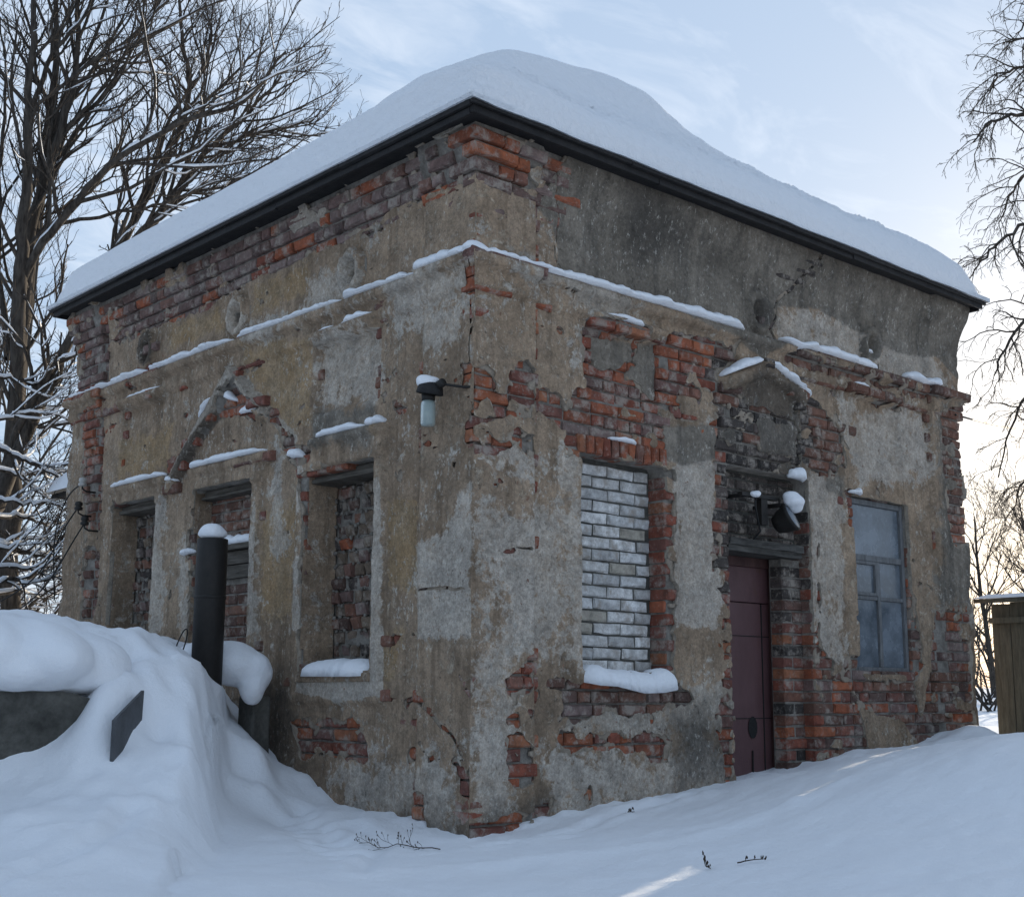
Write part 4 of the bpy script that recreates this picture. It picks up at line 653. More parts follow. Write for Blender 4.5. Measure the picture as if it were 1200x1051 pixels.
# plastered reveals on the left face and the sills
def reveal(o,rec,seed):
    V=[];F=[]
    zs=np.arange(o[2]-.02,o[3]+.02,.04); xs=np.array([.0,.03,.06,.1,.15,rec+.02]); xs=xs[xs<=rec+.021]
    b=0
    for z in zs:
        for x in xs: V.append((-.018+x*1.0,o[1]+.004-.010*vn(z*9,x*14,seed)-.012*(x/.2)-.004,z))
    n=len(xs); 
    for j in range(len(zs)-1):
        for i in range(n-1):
            if i<1 and vn(zs[j]*5,3.,seed)>.02: continue
            F.append((j*n+i,(j+1)*n+i,(j+1)*n+i+1,j*n+i+1))
    return mesh('reveal',V,F,M['plaster'],WALL['L'],True)
reveal(OPEN['L'][0],.23,3); reveal(OPEN['L'][1],.12,5); reveal(OPEN['L'][2],.20,7)
def lintel(o,rec):
    mb=MB()
    for k,(z0,z1,x0) in enumerate(((o[3]-.075,o[3]-.045,.03),(o[3]-.042,o[3]-.005,.055))): mb.box((x0,o[0]+.0,z0),(rec,o[1],z1),.006)
    mb.build('lintel_board',M['oldwood'],WALL['L'],bev=.003)
lintel(OPEN['L'][0],.24); lintel(OPEN['L'][1],.13); lintel(OPEN['L'][2],.21)
mb=MB(); mb.box((-.035,.93,.855),(.24,1.74,.912),.006); mb.build('window_sill',M['plaster'],WALL['L'],bev=.01)
mb=MB(); mb.box((-.06,.0,0),(.0,0.001,.001)) if False else None
MB().box((.90,-.012,.875),(1.66,.16,.918),.004).build('window_sill',M['concrete'],WALL['R'],bev=.01)

# turn gathered bricks into objects
def emit():
    P0=np.array((-4.82,-5.66,.81))
    for b in BRICKS:
        c=wmap(b['side'],np.array(b['u']),np.array(b['z']),b['d']); b['p']=(b['u'],-b['d'],b['z']) if b['side']=='R' else (-b['d'],b['u'],b['z'])
        dv=np.array(b['p'])-P0; dist=np.linalg.norm(dv); cosi=abs(dv[1] if b['side']=='R' else dv[0])/dist
        b['score']=b['a']*b['H']*cosi/dist**2
    B2=sorted(BRICKS,key=lambda b:-b['score']); nb=0; rest={}
    for b in B2:
        par=b['parent'] or WALL[b['side']]
        me,L,H,D=get_bm(b['L'],b['H'],b['D'])
        lim=300 if b['part']=='brick' else 999
        rot=(b.get('lean',0)+R(random.uniform(-1,1)*b['t']*.7),R(random.uniform(-1,1)*.6*min(b['t'],2)),(0 if b['side']=='R' else R(-90))+R(random.uniform(-1,1)*b['t']*.7))
        sc=(b['L']/L,b['D']/D,b['H']/H); k=random.uniform(.82,1.15); col=tuple(min(1,x*k) for x in b['c'])+(1,)
        if b['part']=='brick':
            if nb<300: nb+=1
            else: rest.setdefault(par,[]).append((me,b['p'],rot,sc,col)); continue
        o=bpy.data.objects.new(b['part'],me); COL.objects.link(o); o.parent=par; o.location=b['p']; o.rotation_euler=rot; o.scale=sc; o.color=col
    from mathutils import Euler
    for par,lst in rest.items():
        V=[];F=[];C=[]
        for me,p,rot,sc,col in lst:
            Mx=Matrix.LocRotScale(Vector(p),Euler(rot),Vector(sc)); n=len(V)
            V+=[tuple(Mx@v.co) for v in me.vertices]; F+=[tuple(n+i for i in pl.vertices) for pl in me.polygons]; C+=[col]*len(me.vertices)
        o=mesh('brick_courses',V,F,M['brickset'],par); o['kind']='stuff'
        a=o.data.attributes.new('bcol','FLOAT_COLOR','POINT'); a.data.foreach_set('color',np.array(C,float).ravel())
emit()
# hidden back walls close the box
mb=MB(); mb.box((LX-.3,.3,-.5),(LX-.02,LX-.02,4.12)); mb.box((.3,LX-.3,-.5),(LX-.31,LX-.02,4.12)); mb.build('wall',M['mortar'],B)
# roof: boarding, fascia and soffit
A0,A1=-.27,5.63
rf=empty('roof',parent=B)
MB().box((A0+.03,A0+.03,4.128),(A1-.03,A1-.03,4.150)).build('soffit',M['blackwood'],rf)
def run(fixed,z0,z1,k,axis,end):
    p=A0+k; 
    while p<A1-k-.01:
        q=min(p+random.uniform(1.3,2.3),A1-k); q=A1-k if A1-k-q<.4 else q; j=random.uniform(-.006,.006); dz=random.uniform(-.007,.007); w=.026
        f0=fixed if not end else fixed-w
        a,b=((p+.001,f0+j,z0+dz),(q-.003,f0+w+j,z1+dz)) if axis==0 else ((f0+j,p+.001,z0+dz),(f0+w+j,q-.003,z1+dz))
        MB().box(a,b,.004).build('fascia_board',M['blackwood'],rf,bev=.003); p=q
for z0,z1,k in ((4.098,4.136,.030),(4.138,4.172,.0)):
    run(A0+k,z0,z1,k,0,False); run(A0+k,z0,z1,k+.03,1,False); run(A1-k,z0,z1,k,0,True); run(A1-k,z0,z1,k+.03,1,True)
# the thick snow load on the roof
def roof_snow():
    n=260; s=np.linspace(0,1,n); g=np.where(s<.5,.5*(2*s)**1.35,1-.5*(2*(1-s))**1.35); xs=A0-.018+(A1-A0+.036)*g
    X,Y=np.meshgrid(xs,xs)
    dL=X-xs[0]; dR=Y-xs[0]; dB=xs[-1]-X; dF=xs[-1]-Y
    dm=np.stack([dL,dR,dB,dF]); k=.10; e=np.exp(-dm/k); sm=-k*np.log(e.sum(0)); sm=np.clip(np.minimum(sm,dm.min(0)),0,None)+.0
    prof=np.interp(sm,[0,.02,.08,.2,.4,.7,1,1.25,1.5,1.75,2.0,2.25,2.5,2.75,3],[.02,.11,.20,.33,.48,.68,.90,1.10,1.30,1.53,1.82,2.08,2.20,2.23,2.23])
    left=np.exp(-dL/.35)*ss(0,.02,np.minimum(dL,sm))            # overhanging thick lip along the left eave
    z=4.172+prof+.13*left*ss(.02,.1,sm)
    w=ss(.02,.4,sm)
    z=z+w*(.05*fbm(X*.9,Y*.9,21,3)+.018*fbm(X*3.2+Y*1.1,Y*3.2-X,22,3)+.006*fbm(X*16,Y*16,23,3))
    z=z+.13*np.exp(-dB/.45)*ss(.01,.12,sm); rp=fbm(X*8+Y*6,Y*2.6-X*1.5,31,4,.62); z=z+w*.075*rp*np.exp(-((dR-.8)/.9)**2)
    # two swells where the drift rides over the ridge
    z=z-.17*np.exp(-((X-1.85)**2+(Y-1.85)**2)/.55)+.05*np.exp(-((X-1.75)**2+(Y-3.2)**2)/.15)+.11*np.exp(-((X-3.45)**2+(Y-1.75)**2)/.16)
    V=np.stack([X,Y,z],-1).reshape(-1,3); i=np.arange(n*n).reshape(n,n); F=np.stack([i[:-1,:-1],i[:-1,1:],i[1:,1:],i[1:,:-1]],-1).reshape(-1,4).tolist()
    per=list(i[0,:])+list(i[1:,-1])+list(i[-1,-2::-1])+list(i[-2:0,0]); m0=len(V); low=V[per].copy(); low[:,2]=4.158+.012*fbm(low[:,0]*3+low[:,1]*3,low[:,0]*0,91,4)
    V=np.r_[V,low]; L=len(per)
    F+=[(int(per[k]),m0+k,m0+(k+1)%L,int(per[(k+1)%L])) for k in range(L)]
    F.append(tuple(range(m0,m0+L)))
    o=mesh('roof_snow',V,F,M['roofsnow'],None,True); tag(o,'thick rounded load of snow covering the whole pavilion roof','snow')
roof_snow()

# ------------------------------------------------------------ snow lying on ledges and sills
def snow_strip(side,pts,d0,d1,h,label,n=40,name='snow_strip',taper=.3,wob=.55,droop=0.,seed=1):
    P=np.array(pts,float); L=np.r_[0,np.cumsum(np.hypot(*np.diff(P,axis=0).T))]; t=np.linspace(0,L[-1],n)
    u=np.interp(t,L,P[:,0]); z=np.interp(t,L,P[:,1]); V=[];F=[]; m=9
    for q in range(n):
        e=min(1,max(0.0,min(t[q],L[-1]-t[q])/max(taper*.4,.02)))**.5
        hh=h*.92*max(.25,1+wob*1.7*float(fbm(t[q]*4.5,seed*3.1,seed,3))+wob*.9*float(fbm(t[q]*21,seed*1.7,seed+9,2)))*(.12+.88*e); dd=d0+(d1-d0)*(1+.6*wob*float(fbm(t[q]*4,seed*7.7,seed+4,3))+.5*wob*float(fbm(t[q]*24,seed*5.7,seed+14,2)))*(.35+.65*e)
        for k in range(m):
            a=math.pi*k/(m-1); c=math.cos(a); s=math.sin(a)**.7
            d=d0+(dd-d0)*(.5-.5*c); zz=z[q]+hh*s-(droop*e if k>m*.6 else 0)*(1-s)
            V.append((d,u[q],zz))
        V.append((d0+(dd-d0)*.5,u[q],z[q]-.012))
    m+=1; d=np.array([v[0] for v in V]); uu=np.array([v[1] for v in V]); zz=np.array([v[2] for v in V])
    X=np.stack([uu,-d,zz],-1) if side=='R' else np.stack([-d,uu,zz],-1)
    for q in range(n-1):
        for k in range(m): F.append((q*m+k,(q+1)*m+k,(q+1)*m+(k+1)%m,q*m+(k+1)%m))
    F.append(tuple(range(m))); F.append(tuple(range((n-1)*m,n*m))[::-1])
    if side=='L': F=[f[::-1] for f in F]
    return tag(mesh(name,X,F,M['snow'],None,True),label,'snow','snow lying on ledges and sills')
def strips():
    S=snow_strip
    S('R',[(-.13,3.345),(.45,3.345),(.9,3.345),(2.49,3.35)],-.02,.125,.05,'long snow strip on the cornice from the near corner above the white brick window',120,seed=2,taper=.4)
    S('L',[(-.12,3.345),(.50,3.345)],-.02,.13,.058,'short snow strip on the cornice of the left wall at the near corner',40,seed=3,taper=.1)
    S('L',[(.52,3.35),(1.30,3.35)],-.02,.10,.036,'snow strip on the left wall cornice under the nearest ring medallion',50,seed=4)
    S('L',[(1.34,3.35),(2.66,3.35)],-.02,.105,.034,'snow strip on the left wall cornice between two ring medallions',70,seed=5)
    S('L',[(2.70,3.35),(4.02,3.35)],-.02,.11,.036,'snow strip on the left wall cornice over the small gable',70,seed=6)
    S('L',[(4.06,3.35),(5.50,3.35)],-.02,.12,.032,'snow strip on the left wall cornice at its far end',70,seed=7)
    S('R',[(2.95,3.385),(3.10,3.33),(3.22,3.355),(4.19,3.35)],-.02,.12,.055,'lumpy snow strip on the cornice right of the dark hole',70,seed=8)
    S('R',[(4.63,3.375),(4.82,3.35),(5.0,3.36),(5.16,3.345)],-.02,.13,.055,'short snow strip on the cornice at the far right pilaster',40,seed=9)
    S('R',[(1.06,3.188),(1.45,3.188)],.0,.07,.028,'thin snow strip on the orange brick ledge below the cornice',30,seed=10)
    S('R',[(3.86,3.190),(4.10,3.190)],.0,.07,.03,'small snow strip on the brick ledge over the timber window',24,seed=11)
    S('R',[(2.24,2.985),(2.45,3.075),(2.69,3.165)],.0,.135,.05,'snow on the left slope of the gable above the door',34,seed=12)
    S('R',[(2.72,3.178),(2.95,3.095),(3.25,2.98)],.0,.125,.034,'snow on the right slope of the gable above the door',34,seed=13)
    S('R',[(1.12,2.392),(1.38,2.388)],-.01,.04,.022,'sliver of snow on the soldier course above the white brick window',20,seed=14)
    S('R',[(3.02,2.36),(3.20,2.345)],-.02,.075,.085,'lump of snow at the upper right corner of the door niche',20,seed=15,taper=.15)
    S('R',[(3.80,2.33),(3.95,2.32)],-.02,.055,.085,'small wedge of snow on the upper left corner of the timber window',16,seed=16,taper=.25)
    S('R',[(4.12,3.515),(4.24,3.505)],-.035,.02,.022,'tiny pinch of snow inside the ring medallion on the right wall',12,seed=17)
    S('L',[(.97,3.188),(1.34,3.188)],.0,.075,.028,'thin snow strip on the panel ledge above the nearest left window',30,seed=18)
    S('L',[(1.36,3.188),(1.66,3.188)],.0,.06,.016,'thread of snow on the left end of the nearest panel ledge',26,seed=19)
    S('L',[(3.84,3.188),(4.50,3.188)],.0,.06,.018,'thread of snow on the panel ledge at the far left window',30,seed=20)
    S('L',[(.83,2.462),(1.02,2.462)],.0,.085,.032,'short end piece of snow on the moulding over the nearest left window',20,seed=21,taper=.1)
    S('L',[(1.04,2.462),(1.60,2.462)],.0,.085,.036,'snow strip on the moulding over the nearest left window',34,seed=22)
    S('L',[(1.76,2.36),(1.90,2.37)],-.01,.08,.05,'dab of snow on the broken gable foot left of the nearest window',16,seed=23,taper=.1)
    S('L',[(2.22,2.462),(3.30,2.462)],.0,.09,.036,'snow strip on the moulding over the bricked up window',50,seed=24)
    S('L',[(3.70,2.462),(4.64,2.462)],.0,.085,.034,'snow strip on the moulding over the far left window',44,seed=25)
    S('L',[(3.50,2.395),(3.64,2.40)],-.01,.085,.04,'dab of snow at the foot of the long gable slope',14,seed=26,taper=.1)
    S('L',[(2.98,2.955),(3.14,2.82)],.02,.11,.03,'snow on the lower end of the gable slope beside bare brick',20,seed=27)
    S('L',[(2.70,2.90),(2.80,2.93),(2.86,2.95)],-.03,.05,.07,'patch of snow in the bare brick of the small gable',20,seed=28,taper=.15)
    S('L',[(2.28,2.775),(2.66,2.80)],-.03,.045,.04,'narrow snow strip across the bare brick of the small gable',26,seed=29)
    S('L',[(2.41,1.85),(3.20,1.85)],-.10,.0,.045,'snow on the ledge half way up the bricked up window',34,seed=30)
    S('L',[(3.22,1.82),(3.36,1.80)],-.02,.06,.06,'clump of snow beside the bricked up window near the black post',16,seed=31,taper=.1)
    S('L',[(.93,.905),(1.74,.91)],-.22,.085,.105,'thick snow cushion on the sill of the nearest left window',44,name='sill_snow',seed=32,taper=.35,droop=.02,wob=.18)
    S('R',[(.86,.875),(1.1,.865),(1.35,.825),(1.55,.83),(1.74,.86)],-.13,.085,.105,'thick sagging snow cushion on the sill of the white brick window',44,name='sill_snow',seed=33,taper=.2,droop=.03,wob=.2)
strips()
# ------------------------------------------------------------ things in front of the left wall
def blob(name,pts,mat,label,cat,group=None,kind=None):
    """lumpy snow mass from a union of overlapping balls, remeshed to one skin"""
    me=bpy.data.meshes.new(name); import bmesh
    bm=bmesh.new()
    for (x,y,z,rx,ry,rz) in pts:
        mtx=Matrix.LocRotScale(Vector((x,y,z)),None,Vector((rx,ry,rz))); bmesh.ops.create_icosphere(bm,subdivisions=3,radius=1,matrix=mtx)
    bm.to_mesh(me); bm.free()
    o=link(name,me,mat); md=o.modifiers.new('skin','REMESH'); md.mode='VOXEL'; md.voxel_size=.022; md.use_smooth_shade=True
    sm=o.modifiers.new('soften','SMOOTH'); sm.factor=.6; sm.iterations=7
    tx=bpy.data.textures.new('lumps','CLOUDS'); tx.noise_scale=.30; dm=o.modifiers.new('lumps','DISPLACE'); dm.texture=tx; dm.strength=.05; dm.mid_level=.5; dm.texture_coords='GLOBAL'
    tag(o,label,cat,group,kind); return o
def concrete_block():
    us=np.linspace(-4.6,-1.72,70); zs=np.linspace(-.3,.79,30); V=[];F=[]
    for z in zs:
        for u in us: V.append((u+.03*float(vn(u*3,z*5,2)),.88+.035*float(fbm(u*3.3,z*4.1,5,4))+.05*(z-.3)*0,z-(.05*float(ss(-2.0,-1.72,u)))))
    n=len(us)
    for j in range(len(zs)-1):
        for i in range(n-1): F.append((j*n+i,j*n+i+1,(j+1)*n+i+1,(j+1)*n+i))
    m0=len(V)
    for u in us: V.append((u,1.5,.76))
    for i in range(n-1): F.append(((len(zs)-1)*n+i,(len(zs)-1)*n+i+1,m0+i+1,m0+i))
    for z in zs: V.append((-1.70,1.5,z))
    m1=m0+n
    for j in range(len(zs)-1): F.append((j*n+n-1,m1+j,m1+j+1,(j+1)*n+n-1))
    o=mesh('concrete_block',V,F,M['concrete'],None,True); tag(o,'long dark mossy concrete block half buried under a thick snow cap','concrete block')
concrete_block()
pts=[]
for k in range(20):
    x=-4.5+k*.145; q=1 if k<18 else .8; pts.append((x,1.34+random.uniform(-.04,.04),.955-(.05 if k>17 else 0)+random.uniform(-.02,.02),.30,.56*q+random.uniform(-.05,.05),.23*q+random.uniform(-.02,.02)))
    pts.append((x,1.10+random.uniform(-.03,.03),.89-(.03 if k>17 else 0),.22,.30*q,.13+random.uniform(-.02,.015)))
blob('snow_heap',pts,M['groundsnow'],'thick rounded snow cap lying on the dark concrete block','snow')
# tilted sheet
def sheet_metal():
    q=[(-1.835,.55,.40),(-1.585,.77,.55),(-1.572,.785,.80),(-1.828,.565,.655)]
    n=Vector((.66,-.75,.05)).normalized()*.022; V=[];F=[]
    for p in q: V.append(tuple(Vector(p)))
    V[2]=(V[2][0],V[2][1],V[2][2]); 
    for p in q: V.append(tuple(Vector(p)-n))
    F=[(0,1,2,3),(7,6,5,4),(0,4,5,1),(1,5,6,2),(2,6,7,3),(3,7,4,0)]
    o=mesh('metal_sheet',V,F,M['steel']); md=o.modifiers.new('bevel','BEVEL'); md.width=.004; tag(o,'dark tilted plate standing on edge in the snow bank','plate')
sheet_metal()
# steel post
ps=empty('pipe_post',(-.62,1.85,.75)); tag(ps,'black capped steel pipe post rising from the snow bank','post')
MB().rev([(.098,-.5),(.098,.86),(.098,1.0),(.09,1.005)],(0,0,0),28).build('pipe',M['iron'],ps,True)
MB().rev([(.099,.0),(.1025,.004),(.1025,.016),(.099,.02)],(0,0,.62),28,cap=False).build('weld_ring',M['iron'],ps,True)
blob('snow_heap',[(-.62,1.85,1.785,.108,.108,.055),(-.64,1.84,1.81,.085,.085,.055),(-.59,1.87,1.80,.08,.08,.045)],M['snow'],'round white snow cap on top of the black pipe post','snow')
# wire loop caught beside the post
a=np.linspace(0,2*np.pi,26); wl=MB().tube(np.stack([-.86+.05*np.cos(a)+.02*np.sin(a),1.76+.02*np.cos(a),1.06+.10*np.sin(a)+.05*np.cos(a)],-1),.0045,5)
tag(wl.build('wire_loop',M['cable'],None,True),'thin dark wire loop sticking out of the snow beside the pipe post','wire')
# snow covered stub between post and wall
mb=MB(); mb.box((-.27,1.86,.05),(-.13,2.06,.78),.02); tag(mb.build('concrete_stub',M['concrete'],bev=.02),'dark concrete stub under a snow lump between post and wall','stub')
blob('snow_heap',[(-.38,1.98,.97,.20,.20,.15),(-.27,1.88,.91,.12,.14,.14),(-.30,1.83,.82,.08,.09,.11),(-.48,2.08,.99,.22,.22,.14),(-.22,1.92,.95,.08,.10,.09)],M['snow'],'bulging snow lump on the dark stub right of the pipe post','snow')
# loose hummocks along the bank and path

# ------------------------------------------------------------ lamps and cables on the walls
def wall_lamp():
    e=empty('wall_lamp',(-.16,.23,2.46)); tag(e,'bent wall lamp with black hood and pale glass jar near the corner','lamp')
    T=Matrix.Rotation(R(12),4,'X')
    MB().rev([(.018,.13),(.05,.12),(.072,.10),(.082,.055),(.078,.05),(.045,.085)],(0,0,0),24,T).build('hood',M['blackwood'],e,True)
    MB().rev([(.030,.06),(.040,.055),(.040,.015),(.034,.012)],(0,.0,0),20).build('socket',M['iron'],e,True)
    MB().rev([(.032,.014),(.042,.0),(.044,-.02),(.044,-.125),(.038,-.138),(.01,-.142)],(0,0,0),22).build('glass_jar',M['jar'],e,True)
    MB().tube([(.0,-.07,.10),(.02,-.12,.095),(.05,-.16,.085),(.09,-.21,.075),(.13,-.27,.07)],.008,6).build('arm',M['iron'],e,True)
    MB().rev([(.02,-.03),(.026,-.02),(.026,.025),(.02,.03)],(.01,-.10,.098),10,Matrix.Rotation(R(75),4,'X')).build('joint',M['iron'],e,True)
    blob('snow_heap',[(-.16,.235,2.575,.074,.074,.035),(-.17,.25,2.60,.062,.06,.032),(-.15,.215,2.585,.055,.055,.03)],M['snow'],'snow cap on the hood of the jar lamp near the corner','snow').modifiers['skin'].voxel_size=.01
wall_lamp()
def floodlight():
    e=empty('floodlight',(2.83,-.13,2.02)); tag(e,'broken round floodlight hanging over the door','floodlight')
    T=Matrix.Rotation(R(62),4,'X')@Matrix.Rotation(R(18),4,'Y')
    MB().rev([(.03,-.12),(.06,-.11),(.085,-.06),(.098,0),(.106,.012),(.106,.03),(.098,.032)],(0,0,0),26,T).build('housing',M['iron'],e,True)
    MB().rev([(.096,.026),(.09,.034),(.02,.044)],(0,0,0),26,T).build('lens',M['glass'],e,True)
    MB().box((-.03,-.01,.02),(.02,.02,.12)).box((-.07,.02,.08),(-.028,.26,.105)).build('bracket',M['iron'],e)
    mb=MB(); mb.box((-.46,.05,.125),(-.05,.09,.150)); mb.box((-.40,.09,.13),(-.36,.26,.15)); mb.box((-.24,.055,-.06),(-.17,.10,.124)); mb.build('arm',M['iron'],e)
    MB().tube([(-.30,.06,.13),(-.34,.03,.05),(-.28,.06,-.02),(-.20,.10,-.10),(-.22,.2,-.2)],.007,6).build('wire',M['cable'],e,True)
    b=blob('snow_heap',[(2.86,-.16,2.135,.085,.08,.05),(2.85,-.14,2.175,.07,.06,.04),(2.89,-.15,2.10,.06,.06,.05)],M['snow'],'heaped snow on the round floodlight over the door','snow'); b.modifiers['skin'].voxel_size=.012
    b=blob('snow_heap',[(2.50,-.09,2.165,.05,.035,.022),(2.53,-.085,2.175,.03,.03,.018)],M['snow'],'small snow dab on the floodlight arm over the door','snow'); b.modifiers['skin'].voxel_size=.01
floodlight()
def insulators():
    g='porcelain insulators on the far left pilaster'
    for i,(v,z,lab) in enumerate(((4.95,2.47,'white porcelain insulator on the far left pilaster'),(5.0,2.27,'upper dark cable insulator on the far left pilaster'),(4.86,2.13,'lower dark cable insulator on the far left pilaster'))):
        e=empty('insulator',(-.055,v,z)); tag(e,lab,'insulator',g)
        MB().tube([(.03,0,-.02),(-.05,0,-.02),(-.09,0,0),(-.09,0,.03)],.008,6).build('hook',M['iron'],e,True)
        MB().rev([(.012,.02),(.034,.025),(.036,.045),(.022,.055),(.034,.066),(.03,.09),(.012,.098)],(-.09,0,0),12).build('cup',M['ceramic'] if i==0 else M['iron'],e,True)
    def cat(P,n=24):
        P=np.array(P,float); t=np.linspace(0,len(P)-1,n); k=np.arange(len(P)); s=.0
        Q=np.stack([np.interp(t,k,P[:,j]) for j in range(3)],-1)
        for _ in range(6): Q[1:-1]=(Q[:-2]+2*Q[1:-1]+Q[2:])/4
        return Q
    for P,lab in (([(-.14,4.95,2.52),(-.17,5.15,2.46),(-.16,5.38,2.25),(-.14,5.48,2.0),(-.13,5.40,1.55)],'upper black cable sagging off the far left pilaster'),
                  ([(-.14,5.0,2.33),(-.18,5.2,2.15),(-.22,5.45,1.8),(-.35,5.9,1.55),(-.8,7.2,1.25)],'middle black cable running off behind the far left corner'),
                  ([(-.14,4.86,2.18),(-.18,5.05,1.98),(-.22,5.3,1.70),(-.3,5.7,1.45),(-.7,7,1.1)],'lowest black cable running off behind the far left corner')):
        tag(MB().tube(cat(P),.0065,5).build('cable',M['cable'],None,True),lab,'cable','cables at the far left corner')
insulators()
Q=np.linspace(0,1,20)[:,None]; P=np.array((5.36,-.06,3.15))*(1-Q)+np.array((24.,6.9,6.9))*Q; P[:,2]-=.9*(Q[:,0]*(1-Q[:,0]))
tag(MB().tube(P,.009,4).build('overhead_wire',M['cable'],None,True),'thin overhead wire leaving the right hand corner of the building','wire')

# ------------------------------------------------------------ plank shed and annexe
def settle(e):
    for ch in e.children: ch.location=ch.location-e.location
def shed():
    SX,SY=-.34,-.27
    e=empty('shed',(5.76,-.04,.2)); tag(e,'weathered greenish plank shed at the right edge with snow on its roof','shed')
    y=.225+SY; k=0
    while y>-2.6:
        w=random.uniform(.13,.19); MB().box((6.14+SX+random.uniform(-.008,.008),y-w+.008,.0),(6.175+SX,y,1.56+random.uniform(-.01,.01)),.003).build('plank',M['shed'],e); y-=w; k+=1
    x=6.18+SX
    while x<8.0: MB().box((x,.19+SY,.0),(x+.15,.222+SY,1.55),.003).build('plank',M['shed'],e); x+=.158
    MB().box((6.105+SX,-2.6,1.395),(6.138+SX,.235+SY,1.445),.004).build('batten',M['shed'],e)
    mb=MB(); a=Vector((6.12,.03,.28)); b=Vector((6.12,-.55,1.05)); 
    for s,t in ((Vector((6.118,.06,.27)),Vector((6.118,-.62,1.0))),(Vector((6.098,-.16,.33)),Vector((6.098,-.30,.62)))): MB().tube([s+Vector((SX,SY,0)),(s+t)/2+Vector((SX,SY,0)),t+Vector((SX,SY,0))],.032,4).build('brace',M['shed'],e)
    V=[(px+SX,py+SY,pz) for px,py,pz in [(6.04,.33,1.565),(6.04,-2.75,1.565),(8.1,-2.75,1.70),(8.1,.33,1.70),(6.04,.33,1.60),(6.04,-2.75,1.60),(8.1,-2.75,1.735),(8.1,.33,1.735)]]
    mesh('roof_board',V,[(0,1,2,3),(7,6,5,4),(0,4,5,1),(1,5,6,2),(2,6,7,3),(3,7,4,0)],M['shed'],e)
    n=30; V=[];F=[]
    for i in range(n):
        for j in range(n):
            x=6.03+2.05*i/(n-1); yy=.34-3.1*j/(n-1); ed=min(i,j,n-1-i,n-1-j)/(n-1); 
            V.append((x+SX,yy+SY,1.603+.0655*(x-6.04)+(.0 if ed==0 else .035+.03*float(fbm(x*2,yy*2,4,3))+.10*min(ed*3,1)*0)))
    for i in range(n-1):
        for j in range(n-1): F.append((i*n+j,i*n+j+1,(i+1)*n+j+1,(i+1)*n+j))
    tag(mesh('shed_snow',V,F,M['snow'],None,True),'thin sheet of snow on the plank shed roof','snow')
    n=12
    MB().tube([(6.10+SX,-.26+SY+.05*k,1.452+.004*math.sin(k)) for k in range(-5,1)],.016,6).build('snow_strip',M['snow'],None,True)
    o=bpy.data.objects['snow_strip.%03d'%max(int(x.name.split('.')[1]) for x in bpy.data.objects if x.name.startswith('snow_strip.'))]; tag(o,'short streak of snow on the batten of the plank shed','snow','snow lying on ledges and sills')
shed(); settle(bpy.data.objects['shed'])
def annexe():
    e=empty('annexe',(.55,5.5,1.2)); tag(e,'low annexe with snowy roof behind the left end of the building','building')
    MB().box((.50,LX+.01,.5),(3.6,6.35,2.60)).build('wall',M['hutwall'],e)
    MB().box((.28,LX+.01,2.60),(3.8,6.6,2.64)).build('eave',M['blackwood'],e)
    n=20;V=[];F=[]
    for i in range(n):
        for j in range(n):
            x=.20+1.9*i/(n-1); y=LX+.01+1.17*j/(n-1); V.append((x,y,2.643+(.0 if (i==0 or j==n-1) else .10+.85*(i/(n-1))**.85+.02*math.sin(j))))
    for i in range(n-1):
        for j in range(n-1): F.append((i*n+j,(i+1)*n+j,(i+1)*n+j+1,i*n+j+1))
    tag(mesh('annexe_snow',V,F,M['snow'],None,True),'smooth snow slab on the roof of the low annexe at far left','snow')
annexe(); settle(bpy.data.objects['annexe'])

